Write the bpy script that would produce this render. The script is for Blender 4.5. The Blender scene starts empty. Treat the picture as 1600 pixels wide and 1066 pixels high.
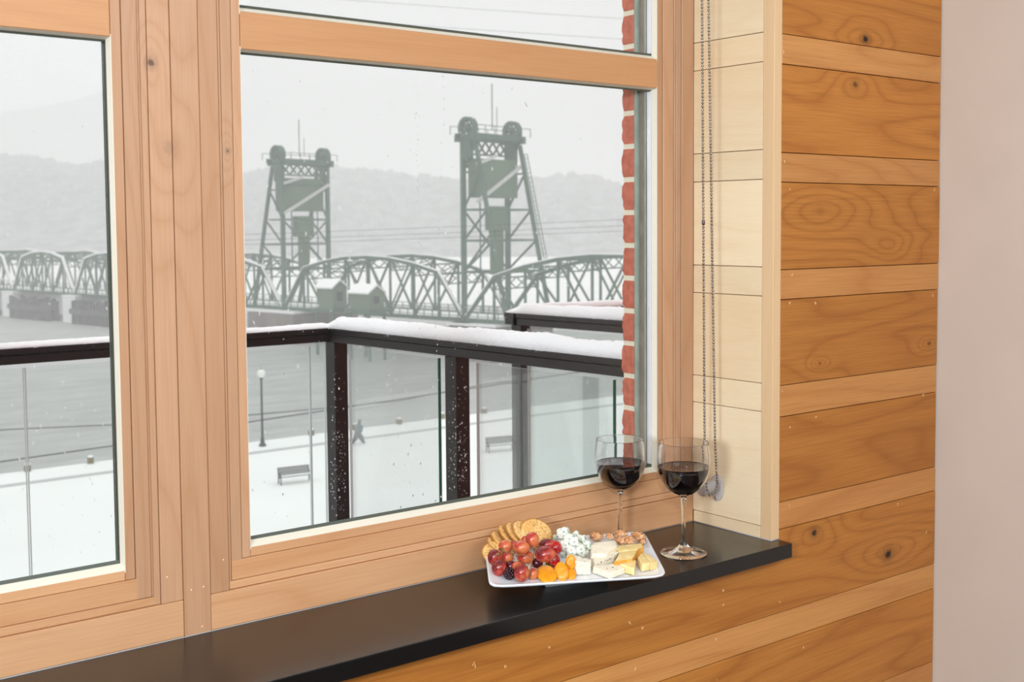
import bpy, math, random
from mathutils import Vector, Matrix, noise
random.seed(7)
sc = bpy.context.scene
COL = sc.collection
# ---------------------------------------------------------------- camera
YAW, PIT, ROL, F, CX, CY = math.radians(38.0229), math.radians(3.41546), math.radians(-.30668), 1796.75, 861.14, 459.31
cf = Vector((math.sin(YAW)*math.cos(PIT), math.cos(YAW)*math.cos(PIT), -math.sin(PIT)))
_r = Vector((math.cos(YAW), -math.sin(YAW), 0)); _u = _r.cross(cf)
cr = math.cos(ROL)*_r + math.sin(ROL)*_u
cu = -math.sin(ROL)*_r + math.cos(ROL)*_u
CAM = Vector((0, 0, 1.36))
cam = bpy.data.cameras.new('camera'); cam_o = bpy.data.objects.new('camera', cam); COL.objects.link(cam_o)
m = Matrix((cr, cu, -cf)).transposed().to_4x4(); m.translation = CAM; cam_o.matrix_world = m
cam.sensor_width = 36; cam.lens = F/1600*36
cam.shift_x = (800-CX)/1600; cam.shift_y = -(533-CY)/1600
cam.clip_start = .05; cam.clip_end = 5000
cam.dof.use_dof = True; cam.dof.focus_distance = 2.1; cam.dof.aperture_fstop = 9.5
sc.camera = cam_o
# ---------------------------------------------------------------- world, light, exposure
w = bpy.data.worlds.new('overcast'); sc.world = w; w.use_nodes = True
wt = w.node_tree; bg = wt.nodes['Background']; bg.inputs[0].default_value = (.965, .965, .960, 1)
# overcast sky: smoothly brighter towards the zenith
_g = wt.nodes.new('ShaderNodeNewGeometry'); _s = wt.nodes.new('ShaderNodeSeparateXYZ'); wt.links.new(_g.outputs['Incoming'], _s.inputs[0])
_m = wt.nodes.new('ShaderNodeMath'); _m.operation = 'MULTIPLY'; _m.inputs[1].default_value = -1; wt.links.new(_s.outputs['Z'], _m.inputs[0])
_x = wt.nodes.new('ShaderNodeMath'); _x.operation = 'MAXIMUM'; _x.inputs[1].default_value = 0; wt.links.new(_m.outputs[0], _x.inputs[0])
_a = wt.nodes.new('ShaderNodeMath'); _a.operation = 'MULTIPLY_ADD'; _a.inputs[1].default_value = .80; _a.inputs[2].default_value = .74; wt.links.new(_x.outputs[0], _a.inputs[0])
wt.links.new(_a.outputs[0], bg.inputs[1])
sc.view_settings.view_transform = 'Standard'; sc.view_settings.look = 'None'
sc.view_settings.exposure = 0; sc.view_settings.gamma = 1; sc.view_settings.use_curve_mapping = False
sc.cycles.volume_bounces = 3; sc.cycles.transparent_max_bounces = 24; sc.cycles.max_bounces = 12
sc.cycles.transmission_bounces = 10; sc.cycles.volume_max_steps = 64
def area(name, loc, target, size, power, color):
    l = bpy.data.lights.new(name, 'AREA'); l.size = size; l.energy = power; l.color = color; l.shape = 'DISK'
    o = bpy.data.objects.new(name, l); COL.objects.link(o); o.location = loc
    o.rotation_euler = (Vector(target)-Vector(loc)).to_track_quat('-Z', 'Y').to_euler()
    return o
area('strobe_softbox', (-1.9, -.65, 1.75), (1.5, 1.6, 1.1), .5, 81, (.87, 1, 1.1))
area('camera_flash', (-.12, -.12, 1.72), (1.2, 1.6, 1.1), .16, 17, (.87, 1, 1.1))
area('ceiling_bounce', (1.0, -.9, 2.5), (1.2, .9, .2), 2.2, 68, (.87, 1, 1.1))

# ---------------------------------------------------------------- projection helpers (points measured from the photograph, 1600x1066)
def ray(x, y): return (x-CX)/F*cr - (y-CY)/F*cu + cf
def atz(x, y, z):
    d = ray(x, y); return CAM + d*((z-CAM.z)/d.z)
def aty(x, y, Y):
    d = ray(x, y); return CAM + d*(Y/d.y)
def atx(x, y, X):
    d = ray(x, y); return CAM + d*(X/d.x)
# ---------------------------------------------------------------- mesh builder
class MB:
    def __init__(s): s.v = []; s.f = []; s.sm = []
    def add(s, vs, fs, smooth=False):
        o = len(s.v); s.v += [Vector(v) for v in vs]; s.f += [tuple(i+o for i in f) for f in fs]; s.sm += [smooth]*len(fs); return s
    def box(s, x0, x1, y0, y1, z0, z1):
        return s.prism([(x0, y0), (x1, y0), (x1, y1), (x0, y1)], z0, z1)
    def prism(s, fp, z0, z1):
        n = len(fp)
        a = sum(fp[i][0]*fp[(i+1) % n][1]-fp[(i+1) % n][0]*fp[i][1] for i in range(n))
        if a < 0: fp = fp[::-1]
        vs = [(x, y, z0) for x, y in fp]+[(x, y, z1) for x, y in fp]
        fs = [tuple(range(n))[::-1], tuple(range(n, 2*n))]+[(i, (i+1) % n, (i+1) % n+n, i+n) for i in range(n)]
        return s.add(vs, fs)
    def xz(s, poly, y0, y1):                 # polygon in X,Z pushed along Y
        n = len(poly)
        a = sum(poly[i][0]*poly[(i+1) % n][1]-poly[(i+1) % n][0]*poly[i][1] for i in range(n))
        if a < 0: poly = poly[::-1]
        vs = [(x, y0, z) for x, z in poly]+[(x, y1, z) for x, z in poly]
        fs = [tuple(range(n)), tuple(range(n, 2*n))[::-1]]+[((i+1) % n, i, i+n, (i+1) % n+n) for i in range(n)]
        return s.add(vs, fs)
    def bar(s, a, b, w, h=None, up=(0, 0, 1)):
        a = Vector(a); b = Vector(b); h = h or w; d = (b-a).normalized(); up = Vector(up)
        if abs(d.dot(up)) > .98: up = Vector((0, 1, 0)) if abs(d.y) < .9 else Vector((1, 0, 0))
        x = d.cross(up).normalized(); y = x.cross(d)
        vs = [p+x*i*w/2+y*j*h/2 for p in (a, b) for i, j in ((-1, -1), (1, -1), (1, 1), (-1, 1))]
        return s.add(vs, [(0, 1, 2, 3), (7, 6, 5, 4), (0, 4, 5, 1), (1, 5, 6, 2), (2, 6, 7, 3), (3, 7, 4, 0)])
    def tube(s, pts, rad, n=8, closed=False, cap=True):
        pts = [Vector(p) for p in pts]; N = len(pts); vs = []; last = None
        for i, p in enumerate(pts):
            if closed: d = pts[(i+1) % N]-pts[i-1]
            else: d = pts[min(i+1, N-1)]-pts[max(i-1, 0)]
            d.normalize()
            up = last if last is not None else (Vector((0, 0, 1)) if abs(d.z) < .9 else Vector((1, 0, 0)))
            x = (up-d*up.dot(d)).normalized(); last = x; y = d.cross(x)
            r = rad[i] if isinstance(rad, (list, tuple)) else rad
            vs += [p+(x*math.cos(2*math.pi*k/n)+y*math.sin(2*math.pi*k/n))*r for k in range(n)]
        fs = []
        for i in range(N if closed else N-1):
            j = (i+1) % N
            fs += [(i*n+k, i*n+(k+1) % n, j*n+(k+1) % n, j*n+k) for k in range(n)]
        if cap and not closed: fs += [tuple(range(n))[::-1], tuple(range((N-1)*n, N*n))]
        return s.add(vs, fs, True)
    def lathe(s, prof, c=(0, 0, 0), n=48, mat=None):    # prof: (r,z); r==0 makes a pole
        vs = []; idx = []
        M = mat or Matrix.Identity(3); c = Vector(c)
        for r, z in prof:
            if r < 1e-7: idx.append([len(vs)]*n); vs.append(c+M@Vector((0, 0, z)))
            else:
                idx.append(list(range(len(vs), len(vs)+n)))
                vs += [c+M@Vector((r*math.cos(2*math.pi*k/n), r*math.sin(2*math.pi*k/n), z)) for k in range(n)]
        fs = []
        for a, b in zip(idx, idx[1:]):
            for k in range(n):
                q = [a[k], a[(k+1) % n], b[(k+1) % n], b[k]]; u = []
                for t in q:
                    if t not in u: u.append(t)
                if len(u) > 2: fs.append(tuple(u))
        return s.add(vs, fs, True)
    def ball(s, c, r, nu=12, nv=8, fn=None, M=None, smooth=True):
        c = Vector(c); r = r if isinstance(r, (tuple, list)) else (r, r, r); vs = []; fs = []
        def P(d):
            k = fn(d) if fn else 1
            q = Vector((d.x*r[0]*k, d.y*r[1]*k, d.z*r[2]*k)); return c+(M@q if M else q)
        vs.append(P(Vector((0, 0, -1))))
        for j in range(1, nv):
            t = math.pi*(j/nv-.5)
            for i in range(nu):
                a = 2*math.pi*i/nu; vs.append(P(Vector((math.cos(t)*math.cos(a), math.cos(t)*math.sin(a), math.sin(t)))))
        vs.append(P(Vector((0, 0, 1)))); L = len(vs)-1
        for i in range(nu):
            k = (i+1) % nu
            fs.append((0, 1+k, 1+i)); b = 1+(nv-2)*nu; fs.append((b+i, b+k, L))
            for j in range(nv-2):
                a = 1+j*nu; fs.append((a+i, a+k, a+nu+k, a+nu+i))
        return s.add(vs, fs, smooth)
    def build(s, name, mat, parent=None, bevel=0, seg=1, smooth=False, origin=None, subsurf=0):
        me = bpy.data.meshes.new(name)
        o0 = Vector(origin) if origin is not None else Vector()
        me.from_pydata([v-o0 for v in s.v], [], s.f)
        me.polygons.foreach_set('use_smooth', [True if smooth else q for q in s.sm]); me.materials.append(mat); me.update()
        o = bpy.data.objects.new(name, me); COL.objects.link(o); o.location = o0
        if parent: o.parent = parent; o.location = o0-ploc(parent)
        if bevel:
            b = o.modifiers.new('bevel', 'BEVEL'); b.width = bevel; b.segments = seg; b.limit_method = 'ANGLE'
        if subsurf:
            b = o.modifiers.new('sub', 'SUBSURF'); b.levels = subsurf; b.render_levels = subsurf
        return o
def ploc(o):
    v = o.location.copy()
    while o.parent: o = o.parent; v += o.location
    return v
def tag(o, label=None, cat=None, group=None, kind=None):
    if label: o['label'] = label
    if cat: o['category'] = cat
    if group: o['group'] = group
    if kind: o['kind'] = kind
    return o
def empty(name, loc, label=None, cat=None, group=None):
    o = bpy.data.objects.new(name, None); COL.objects.link(o); o.location = loc; o.empty_display_size = .05
    return tag(o, label, cat, group)
def struct(o): o['kind'] = 'structure'; return o
def B(*a): return MB().box(*a)
# ---------------------------------------------------------------- materials
def newmat(name):
    mt = bpy.data.materials.new(name); mt.use_nodes = True; nt = mt.node_tree
    return mt, nt, nt.nodes['Principled BSDF']
def N(nt, t, **k):
    n = nt.nodes.new(t)
    for a, b in k.items():
        if a.startswith('i_'):
            key = a[2:]; n.inputs[int(key) if key.isdigit() else key].default_value = b
        else: setattr(n, a, b)
    return n
def math_(nt, op, a, b=None, c=None):
    n = nt.nodes.new('ShaderNodeMath'); n.operation = op
    for i, v in enumerate((a, b, c)):
        if v is None: continue
        if isinstance(v, (int, float)): n.inputs[i].default_value = v
        else: nt.links.new(v, n.inputs[i])
    return n.outputs[0]
def mixc(nt, fac, a, b, mode='MIX'):
    n = nt.nodes.new('ShaderNodeMix'); n.data_type = 'RGBA'; n.blend_type = mode
    for i, v in ((0, fac), (6, a), (7, b)):
        if isinstance(v, (int, float)): n.inputs[i].default_value = v
        elif isinstance(v, tuple): n.inputs[i].default_value = v if len(v) == 4 else v+(1,)
        else: nt.links.new(v, n.inputs[i])
    return n.outputs[2]
def ramp(nt, fac, stops):
    n = nt.nodes.new('ShaderNodeValToRGB'); e = n.color_ramp.elements
    while len(e) < len(stops): e.new(.5)
    for q, (p, c) in zip(e, stops): q.position = p; q.color = (c, c, c, 1) if isinstance(c, (int, float)) else (tuple(c)+(1,))[:4]
    nt.links.new(fac, n.inputs[0]); return n.outputs[0]
def srgb(r, g, b):
    f = lambda c: (c/255/12.92) if c/255 <= .04045 else ((c/255+.055)/1.055)**2.4
    return (f(r), f(g), f(b))
def wood(name, axis, base, dark, knots=(), ring=.35, rough=.42, var=.10, scale=1.0, pore=.10):
    mt, nt, p = newmat(name); L = nt.links
    tc = N(nt, 'ShaderNodeTexCoord'); oi = N(nt, 'ShaderNodeObjectInfo')
    geo_ = N(nt, 'ShaderNodeNewGeometry')
    vm = N(nt, 'ShaderNodeVectorMath', operation='MULTIPLY')
    st = [1, 1, 1]; st['XYZ'.index(axis)] = .13
    vm.inputs[1].default_value = st; L.new(tc.outputs['Object'], vm.inputs[0])
    off = N(nt, 'ShaderNodeCombineXYZ')
    for i, k in enumerate((37., 61., 17.)): L.new(math_(nt, 'MULTIPLY', oi.outputs['Random'], k), off.inputs[i])
    va = N(nt, 'ShaderNodeVectorMath', operation='ADD'); L.new(vm.outputs[0], va.inputs[0]); L.new(off.outputs[0], va.inputs[1])
    n1 = N(nt, 'ShaderNodeTexNoise', i_Scale=5.5*scale, i_Detail=2.0, i_Roughness=.4, i_Distortion=.25); L.new(va.outputs[0], n1.inputs['Vector'])
    field = n1.outputs['Fac']; core = None
    for (kx, ky, kz, kr, amp) in knots:
        sv = N(nt, 'ShaderNodeVectorMath', operation='SUBTRACT'); sv.inputs[1].default_value = (kx, ky, kz)
        L.new(tc.outputs['Object'], sv.inputs[0])
        s2 = [1/kr]*3; s2['XYZ'.index(axis)] = .40/kr
        mv = N(nt, 'ShaderNodeVectorMath', operation='MULTIPLY'); mv.inputs[1].default_value = s2; L.new(sv.outputs[0], mv.inputs[0])
        ln = N(nt, 'ShaderNodeVectorMath', operation='LENGTH'); L.new(mv.outputs[0], ln.inputs[0])
        ex = math_(nt, 'MULTIPLY', math_(nt, 'EXPONENT', math_(nt, 'MULTIPLY', math_(nt, 'POWER', math_(nt, 'MULTIPLY', ln.outputs['Value'], .16), 1.6), -1.0)), .30)
        field = math_(nt, 'ADD', field, ex)
        s3 = [1/kr]*3; s3['XYZ'.index(axis)] = .8/kr
        mv2 = N(nt, 'ShaderNodeVectorMath', operation='MULTIPLY'); mv2.inputs[1].default_value = s3; L.new(sv.outputs[0], mv2.inputs[0])
        ln2 = N(nt, 'ShaderNodeVectorMath', operation='LENGTH'); L.new(mv2.outputs[0], ln2.inputs[0])
        nn = N(nt, 'ShaderNodeTexNoise', i_Scale=220.0, i_Detail=2.0); L.new(tc.outputs['Object'], nn.inputs['Vector'])
        dd = math_(nt, 'ADD', ln2.outputs['Value'], math_(nt, 'MULTIPLY', math_(nt, 'SUBTRACT', nn.outputs['Fac'], .5), 1.6))
        c1 = math_(nt, 'MULTIPLY', ramp(nt, math_(nt, 'MULTIPLY', dd, .25), [(0, 1), (.20, 1), (.34, .35), (.9, 0)]), amp)
        core = c1 if core is None else math_(nt, 'MAXIMUM', core, c1)
    rg = math_(nt, 'PINGPONG', math_(nt, 'MULTIPLY', field, 11.0*scale), .5)
    lines = ramp(nt, rg, [(0, 1), (.10, .45), (.30, .12), (.5, 0)])
    vf = N(nt, 'ShaderNodeVectorMath', operation='MULTIPLY'); st = [420, 420, 420]; st['XYZ'.index(axis)] = 9
    vf.inputs[1].default_value = st; L.new(tc.outputs['Object'], vf.inputs[0])
    n2 = N(nt, 'ShaderNodeTexNoise', i_Scale=1.0, i_Detail=3.0, i_Roughness=.6); L.new(vf.outputs[0], n2.inputs['Vector'])
    n3 = N(nt, 'ShaderNodeTexNoise', i_Scale=1.7, i_Detail=2.0); L.new(va.outputs[0], n3.inputs['Vector'])
    c = mixc(nt, math_(nt, 'MULTIPLY', lines, ring), base, dark)
    c = mixc(nt, math_(nt, 'MULTIPLY', ramp(nt, n3.outputs['Fac'], [(.35, 0), (.65, 1)]), .30), c, dark)
    c = mixc(nt, math_(nt, 'MULTIPLY', ramp(nt, n2.outputs['Fac'], [(.38, 0), (.72, 1)]), pore*2), c, tuple(x*.72 for x in dark))
    if core is not None: c = mixc(nt, core, c, (.018, .008, .004))
    hs = N(nt, 'ShaderNodeHueSaturation')
    L.new(math_(nt, 'ADD', math_(nt, 'MULTIPLY', oi.outputs['Random'], var*2), 1-var), hs.inputs['Value']); L.new(c, hs.inputs['Color'])
    L.new(hs.outputs[0], p.inputs['Base Color']); p.inputs['Roughness'].default_value = rough
    p.inputs['Specular IOR Level'].default_value = .35
    bp = N(nt, 'ShaderNodeBump', i_Strength=.06, i_Distance=.001); L.new(n2.outputs['Fac'], bp.inputs['Height']); L.new(bp.outputs[0], p.inputs['Normal'])
    return mt
def plain(name, color, rough=.5, metal=0, spec=.5, noise_amt=0, nscale=20, bump=0, bscale=80, color2=None, detail=4., **kw):
    mt, nt, p = newmat(name); p.inputs['Base Color'].default_value = tuple(color)+(1,)
    p.inputs['Roughness'].default_value = rough; p.inputs['Metallic'].default_value = metal; p.inputs['Specular IOR Level'].default_value = spec
    tc = N(nt, 'ShaderNodeTexCoord')
    if noise_amt or color2:
        n = N(nt, 'ShaderNodeTexNoise', i_Scale=float(nscale), i_Detail=detail); nt.links.new(tc.outputs['Object'], n.inputs['Vector'])
        c2 = color2 or tuple(x*(1-noise_amt) for x in color)
        nt.links.new(mixc(nt, ramp(nt, n.outputs['Fac'], [(.35, 0), (.65, 1)]), tuple(color), tuple(c2)), p.inputs['Base Color'])
    if bump:
        n = N(nt, 'ShaderNodeTexNoise', i_Scale=float(bscale), i_Detail=5.0); nt.links.new(tc.outputs['Object'], n.inputs['Vector'])
        b = N(nt, 'ShaderNodeBump', i_Strength=bump, i_Distance=kw.get('bdist', .002)); nt.links.new(n.outputs['Fac'], b.inputs['Height']); nt.links.new(b.outputs[0], p.inputs['Normal'])
    if 'sss' in kw:
        p.inputs['Subsurface Weight'].default_value = kw['sss']; p.inputs['Subsurface Radius'].default_value = kw.get('ssr', (.01, .004, .002)); p.inputs['Subsurface Scale'].default_value = kw.get('sscale', 1.)
    if 'coat' in kw: p.inputs['Coat Weight'].default_value = kw['coat']; p.inputs['Coat Roughness'].default_value = .12
    return mt
def thin_glass(name, tint, refl=1.0, rough=0.0, haze=0.0, hcol=(.8, .85, .84)):
    mt, nt, p = newmat(name); nt.nodes.remove(p); out = nt.nodes['Material Output']
    t = N(nt, 'ShaderNodeBsdfTransparent'); t.inputs[0].default_value = tuple(tint)+(1,)
    g = N(nt, 'ShaderNodeBsdfGlossy'); g.inputs['Roughness'].default_value = rough
    fr = N(nt, 'ShaderNodeFresnel', i_IOR=1.45); mx = N(nt, 'ShaderNodeMixShader')
    nt.links.new(math_(nt, 'MULTIPLY', fr.outputs[0], refl), mx.inputs[0]); nt.links.new(t.outputs[0], mx.inputs[1]); nt.links.new(g.outputs[0], mx.inputs[2])
    sh = mx.outputs[0]
    if haze:
        d = N(nt, 'ShaderNodeBsdfDiffuse'); d.inputs[0].default_value = hcol+(1,); m2 = N(nt, 'ShaderNodeMixShader', i_0=haze)
        nt.links.new(sh, m2.inputs[1]); nt.links.new(d.outputs[0], m2.inputs[2]); sh = m2.outputs[0]
    nt.links.new(sh, out.inputs[0]); return mt
W_FRAME_V = wood('alder_vertical', 'Z', srgb(194, 149, 115), srgb(168, 114, 74), ring=.34, var=.08,
                 knots=[(aty(236, 98, 1.6625).x, 1.6625, aty(236, 98, 1.6625).z, .0035, .75), (aty(264, 232, 1.6625).x, 1.6625, aty(264, 232, 1.6625).z, .007, .22), (aty(355, 236, 1.668).x, 1.668, aty(355, 236, 1.668).z, .002, .6)])
W_FRAME_H = wood('alder_horizontal', 'X', srgb(208, 158, 116), srgb(180, 118, 72), ring=.34, var=.06)
W_RAIL = wood('alder_transom', 'X', srgb(199, 144, 98), srgb(176, 116, 70), ring=.2, var=.03)
YO = 1.4607
def kn(px_, py_, r, a=1.): q = aty(px_, py_, YO); return (q.x, q.y, q.z, r, a)
W_WIDE = wood('cherry_plank_wide', 'X', srgb(198, 128, 56), srgb(148, 80, 26), ring=.52, var=.09, pore=.2,
              knots=[kn(1353, 61, .0055), kn(1337, 132, .005, .7), kn(1272, 833, .0055, .95), kn(1388, 866, .0075), kn(1282, 330, .008, .12), kn(1390, 385, .005, .1), kn(1452, 537, .0025, .7), kn(1281, 568, .002, .6)])
W_NARROW = wood('cherry_plank_narrow', 'X', srgb(205, 142, 80), srgb(168, 98, 44), ring=.4, var=.07, pore=.16)
W_REV = wood('reveal_wood_lit', 'Y', srgb(235, 210, 174), srgb(216, 174, 122), ring=.2, var=.05, pore=.06)  # same wood as the plank wall, its stronger light put into the colour
W_TRIM = wood('maple_trim', 'Z', srgb(226, 190, 148), srgb(204, 158, 108), ring=.15, var=.03, pore=.06)
M_BEAD = plain('cream_bead', (.74, .66, .53), .5)
M_GASKET = plain('rubber_gasket', (.07, .075, .055), .5)
M_SPACER = plain('aluminium_spacer', (.82, .76, .77), .35, metal=.3)
M_EXT = plain('exterior_cladding', (.32, .37, .31), .5, noise_amt=.25, nscale=30)
M_EXT2 = plain('cladding_and_brown_reflection', (.23, .19, .15), .5, noise_amt=.25, nscale=40)
M_DARK = plain('shadow_gap', (.22, .12, .065), .9)
M_SILL = plain('black_quartz', (.007, .0068, .0068), .23, spec=.62, bump=.02, bscale=700)
M_BEIGE = plain('beige_paint', srgb(209, 190, 174), .7, spec=.25, noise_amt=.04, nscale=6, bump=.04, bscale=200)
M_WHITE = plain('ceiling_paint', (.8, .78, .75), .8)
M_FLOOR = wood('floor_wood', 'X', srgb(74, 56, 44), srgb(50, 36, 28))
M_CAULK = plain('grey_caulk', (.42, .37, .34), .6)
M_PANE = thin_glass('window_pane', (.985, .99, .988), .16)
M_RGLASS = thin_glass('rail_glass', (.965, .985, .98), .4)
M_REDGE = plain('green_glass_edge', (.01, .16, .11), .2)
M_REDGE2 = plain('glass_edge_lit', (.62, .68, .66), .3)  # same glass; the brightness of edges facing away is put into this colour
M_SNOW = plain('snow', (.93, .94, .95), .8, spec=.2, bump=.35, bscale=60, bdist=.01)
M_SNOWG = plain('snow_ground', (.90, .905, .90), .9, spec=.1, noise_amt=.03, nscale=.2)
M_BRONZE = plain('dark_bronze_metal', (.014, .0105, .0105), .34, metal=.0, noise_amt=.2, nscale=12)
M_BRICK = plain('red_brick', srgb(198, 108, 84), .9, color2=srgb(176, 90, 70), nscale=60, bump=.5, bscale=260)
M_MORTAR = plain('mortar', srgb(226, 214, 190), .95, bump=.4, bscale=300)

# ================================================================ setting: room
SZ = .75; YC = 1.664; RX = 2.222
struct(B(-2.8, 2.5, -2.7, 1.5, -.06, 0).build('floor', M_FLOOR))
struct(B(-2.8, 2.5, -2.7, 1.9, 2.62, 2.7).build('ceiling', M_WHITE))
struct(B(RX, RX+.12, -2.7, 1.60, 0, 2.62).build('wall_right', M_BEIGE))
struct(B(-2.8, -2.7, -2.7, 1.60, 0, 2.62).build('wall_left', M_BEIGE))
struct(B(-2.7, RX, -2.8, -2.7, 0, 2.62).build('wall_back', M_BEIGE))
# front wall of planks around and below the alcove
AX0 = -.46
wf = struct(MB().box(1.701, RX, 1.4795, 1.64, 0, 2.62).box(AX0-.03, 1.701, 1.4795, 1.64, 0, .7205).box(-2.7, AX0-.03, 1.4795, 1.64, 0, 2.62).box(AX0-.03, 1.701, 1.4795, 1.64, 2.32, 2.62).build('wall_front', M_DARK))
G = .0007
rows = [(1.886, 2.05, 0), (2.05, 2.105, 1), (2.105, 2.27, 0), (2.27, 2.33, 1), (2.33, 2.49, 0), (2.49, 2.62, 1),
        (1.7195, 1.886, 0), (1.663, 1.7195, 1), (1.496, 1.663, 0), (1.4397, 1.496, 1), (1.2723, 1.4397, 0), (1.215, 1.2723, 1),
        (1.049, 1.215, 0), (.988, 1.049, 1), (.8214, .988, 0), (.768, .8214, 1)]
for i, (a, b, k) in enumerate(rows):
    dx = random.uniform(-.003, 0); dy = random.uniform(0, .0012)
    B(1.7005, RX-.001+dx, YO+dy, 1.479, a+G, b-G).build('plank', W_NARROW if k else W_WIDE, wf, bevel=.0007)
MB().xz([(AX0-.2, .6035+G), (RX-.002, .6035+G), (RX-.002, .768-G), (1.7005, .768-G), (1.7005, .7212), (AX0-.2, .7212)], YO, 1.479).build('plank', W_WIDE, wf, bevel=.0007)
for a, b, k in ((.547, .6035, 1), (.382, .547, 0), (.325, .382, 1), (.158, .325, 0), (.0, .158, 1)):
    B(AX0-.2, RX-.002, YO+random.uniform(0, .001), 1.479, a+G, b-G).build('plank', W_NARROW if k else W_WIDE, wf, bevel=.0007)
for a, b, k in rows[:-1]: B(-2.69, AX0-.026, YO, 1.479, a+G, b-G).build('plank', W_NARROW if k else W_WIDE, wf, bevel=.0007)
for a, b, k in ((2.325, 2.49, 0), (2.49, 2.615, 1)): B(AX0, 1.70, YO, 1.479, a+G, b-G).build('plank', W_WIDE, wf, bevel=.0007)
# filled nail holes and scuffs on the planks: one stuff part
nm = MB()
pts = [(1180+x/2.221, y/2.221) for x, y in ((120, 655), (128, 955), (622, 658), (640, 916), (120, 1052), (210, 1052), (97, 180), (103, 560))]
pts += [(1180+x/1.7024, 440+y/1.7024) for x, y in ((93, 58), (160, 58), (472, 36), (73, 290), (92, 388), (162, 360), (92, 596), (455, 667), (378, 592), (447, 300), (64, 855))]
pts += [(400+x/1.86, 860+y/1.86) for x, y in ((632, 330), (635, 337), (852, 282), (725, 335), (1087, 212), (1123, 225), (1357, 158), (1357, 117), (1103, 345), (1337, 258), (1340, 378), (1590, 283))]
for x, y in pts:
    q = aty(x, y, YO)
    for _ in range(2):
        L = random.uniform(.002, .0055); an = random.uniform(.9, 2.1); d = Vector((math.cos(an), 0, math.sin(an)))*L/2; e = Vector((random.uniform(-.002, .002), 0, random.uniform(-.002, .002)))
        nm.bar(q-d+e, q+d+e, .0011, .0005, up=(0, 1, 0))
o = nm.build('nail_mark', plain('wood_filler', srgb(238, 200, 150), .7), wf); tag(o, kind='stuff')
# alcove side wall (reveal) on the right
wr = struct(MB().prism([(1.687, 1.70), (1.692, 1.4805), (1.7, 1.4805), (1.7, 1.70)], 0, 2.6).build('wall_alcove', M_DARK))
def rvx(y): return 1.667+(1.6615-y)*(1.6778-1.667)/(1.6615-1.4607)
revs = [(1.7235, 1.89), (1.668, 1.7235), (1.502, 1.668), (1.4455, 1.502), (1.278, 1.4455), (1.222, 1.278), (1.0535, 1.222), (.998, 1.0535), (.7742, .998), (1.89, 1.945), (1.945, 2.11), (2.11, 2.165), (2.165, 2.32)]
for a, b in revs:
    e = random.uniform(0, .0006)
    MB().prism([(rvx(1.6624)+e, 1.6624), (rvx(1.4878)+e, 1.4878), (1.6905, 1.4878), (1.6868, 1.6624)], a+.0006, b-.0006).build('plank', W_REV, wr, bevel=.0006)
MB().prism([(rvx(1.6605), 1.6605), (rvx(1.4878), 1.4878), (1.6905, 1.4878), (1.6868, 1.6624)], SZ+.0012, .7736).build('base_strip', W_REV, wr, bevel=.0006)
MB().prism([(rvx(1.487), 1.487), (rvx(YO-.0004), YO-.0004), (1.6998, YO-.0004), (1.6998, 1.487)], SZ+.001, 2.32).build('corner_trim', W_TRIM, wr, bevel=.0012, seg=2)
MB().tube([(rvx(1.66)-.0008, 1.66, SZ+.0008), (rvx(1.4615)-.0012, 1.4595, SZ+.0008), (1.7, 1.4595, SZ+.0008)], .0011, 6).build('caulk_line', M_CAULK, wr)
wl = struct(B(AX0-.025, AX0, YO, 1.66, .751, 2.32).build('wall_alcove', W_REV))
struct(B(AX0-.02, 1.70, 1.4795, 1.75, 2.32, 2.345).build('trim_1', W_FRAME_H))
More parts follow.
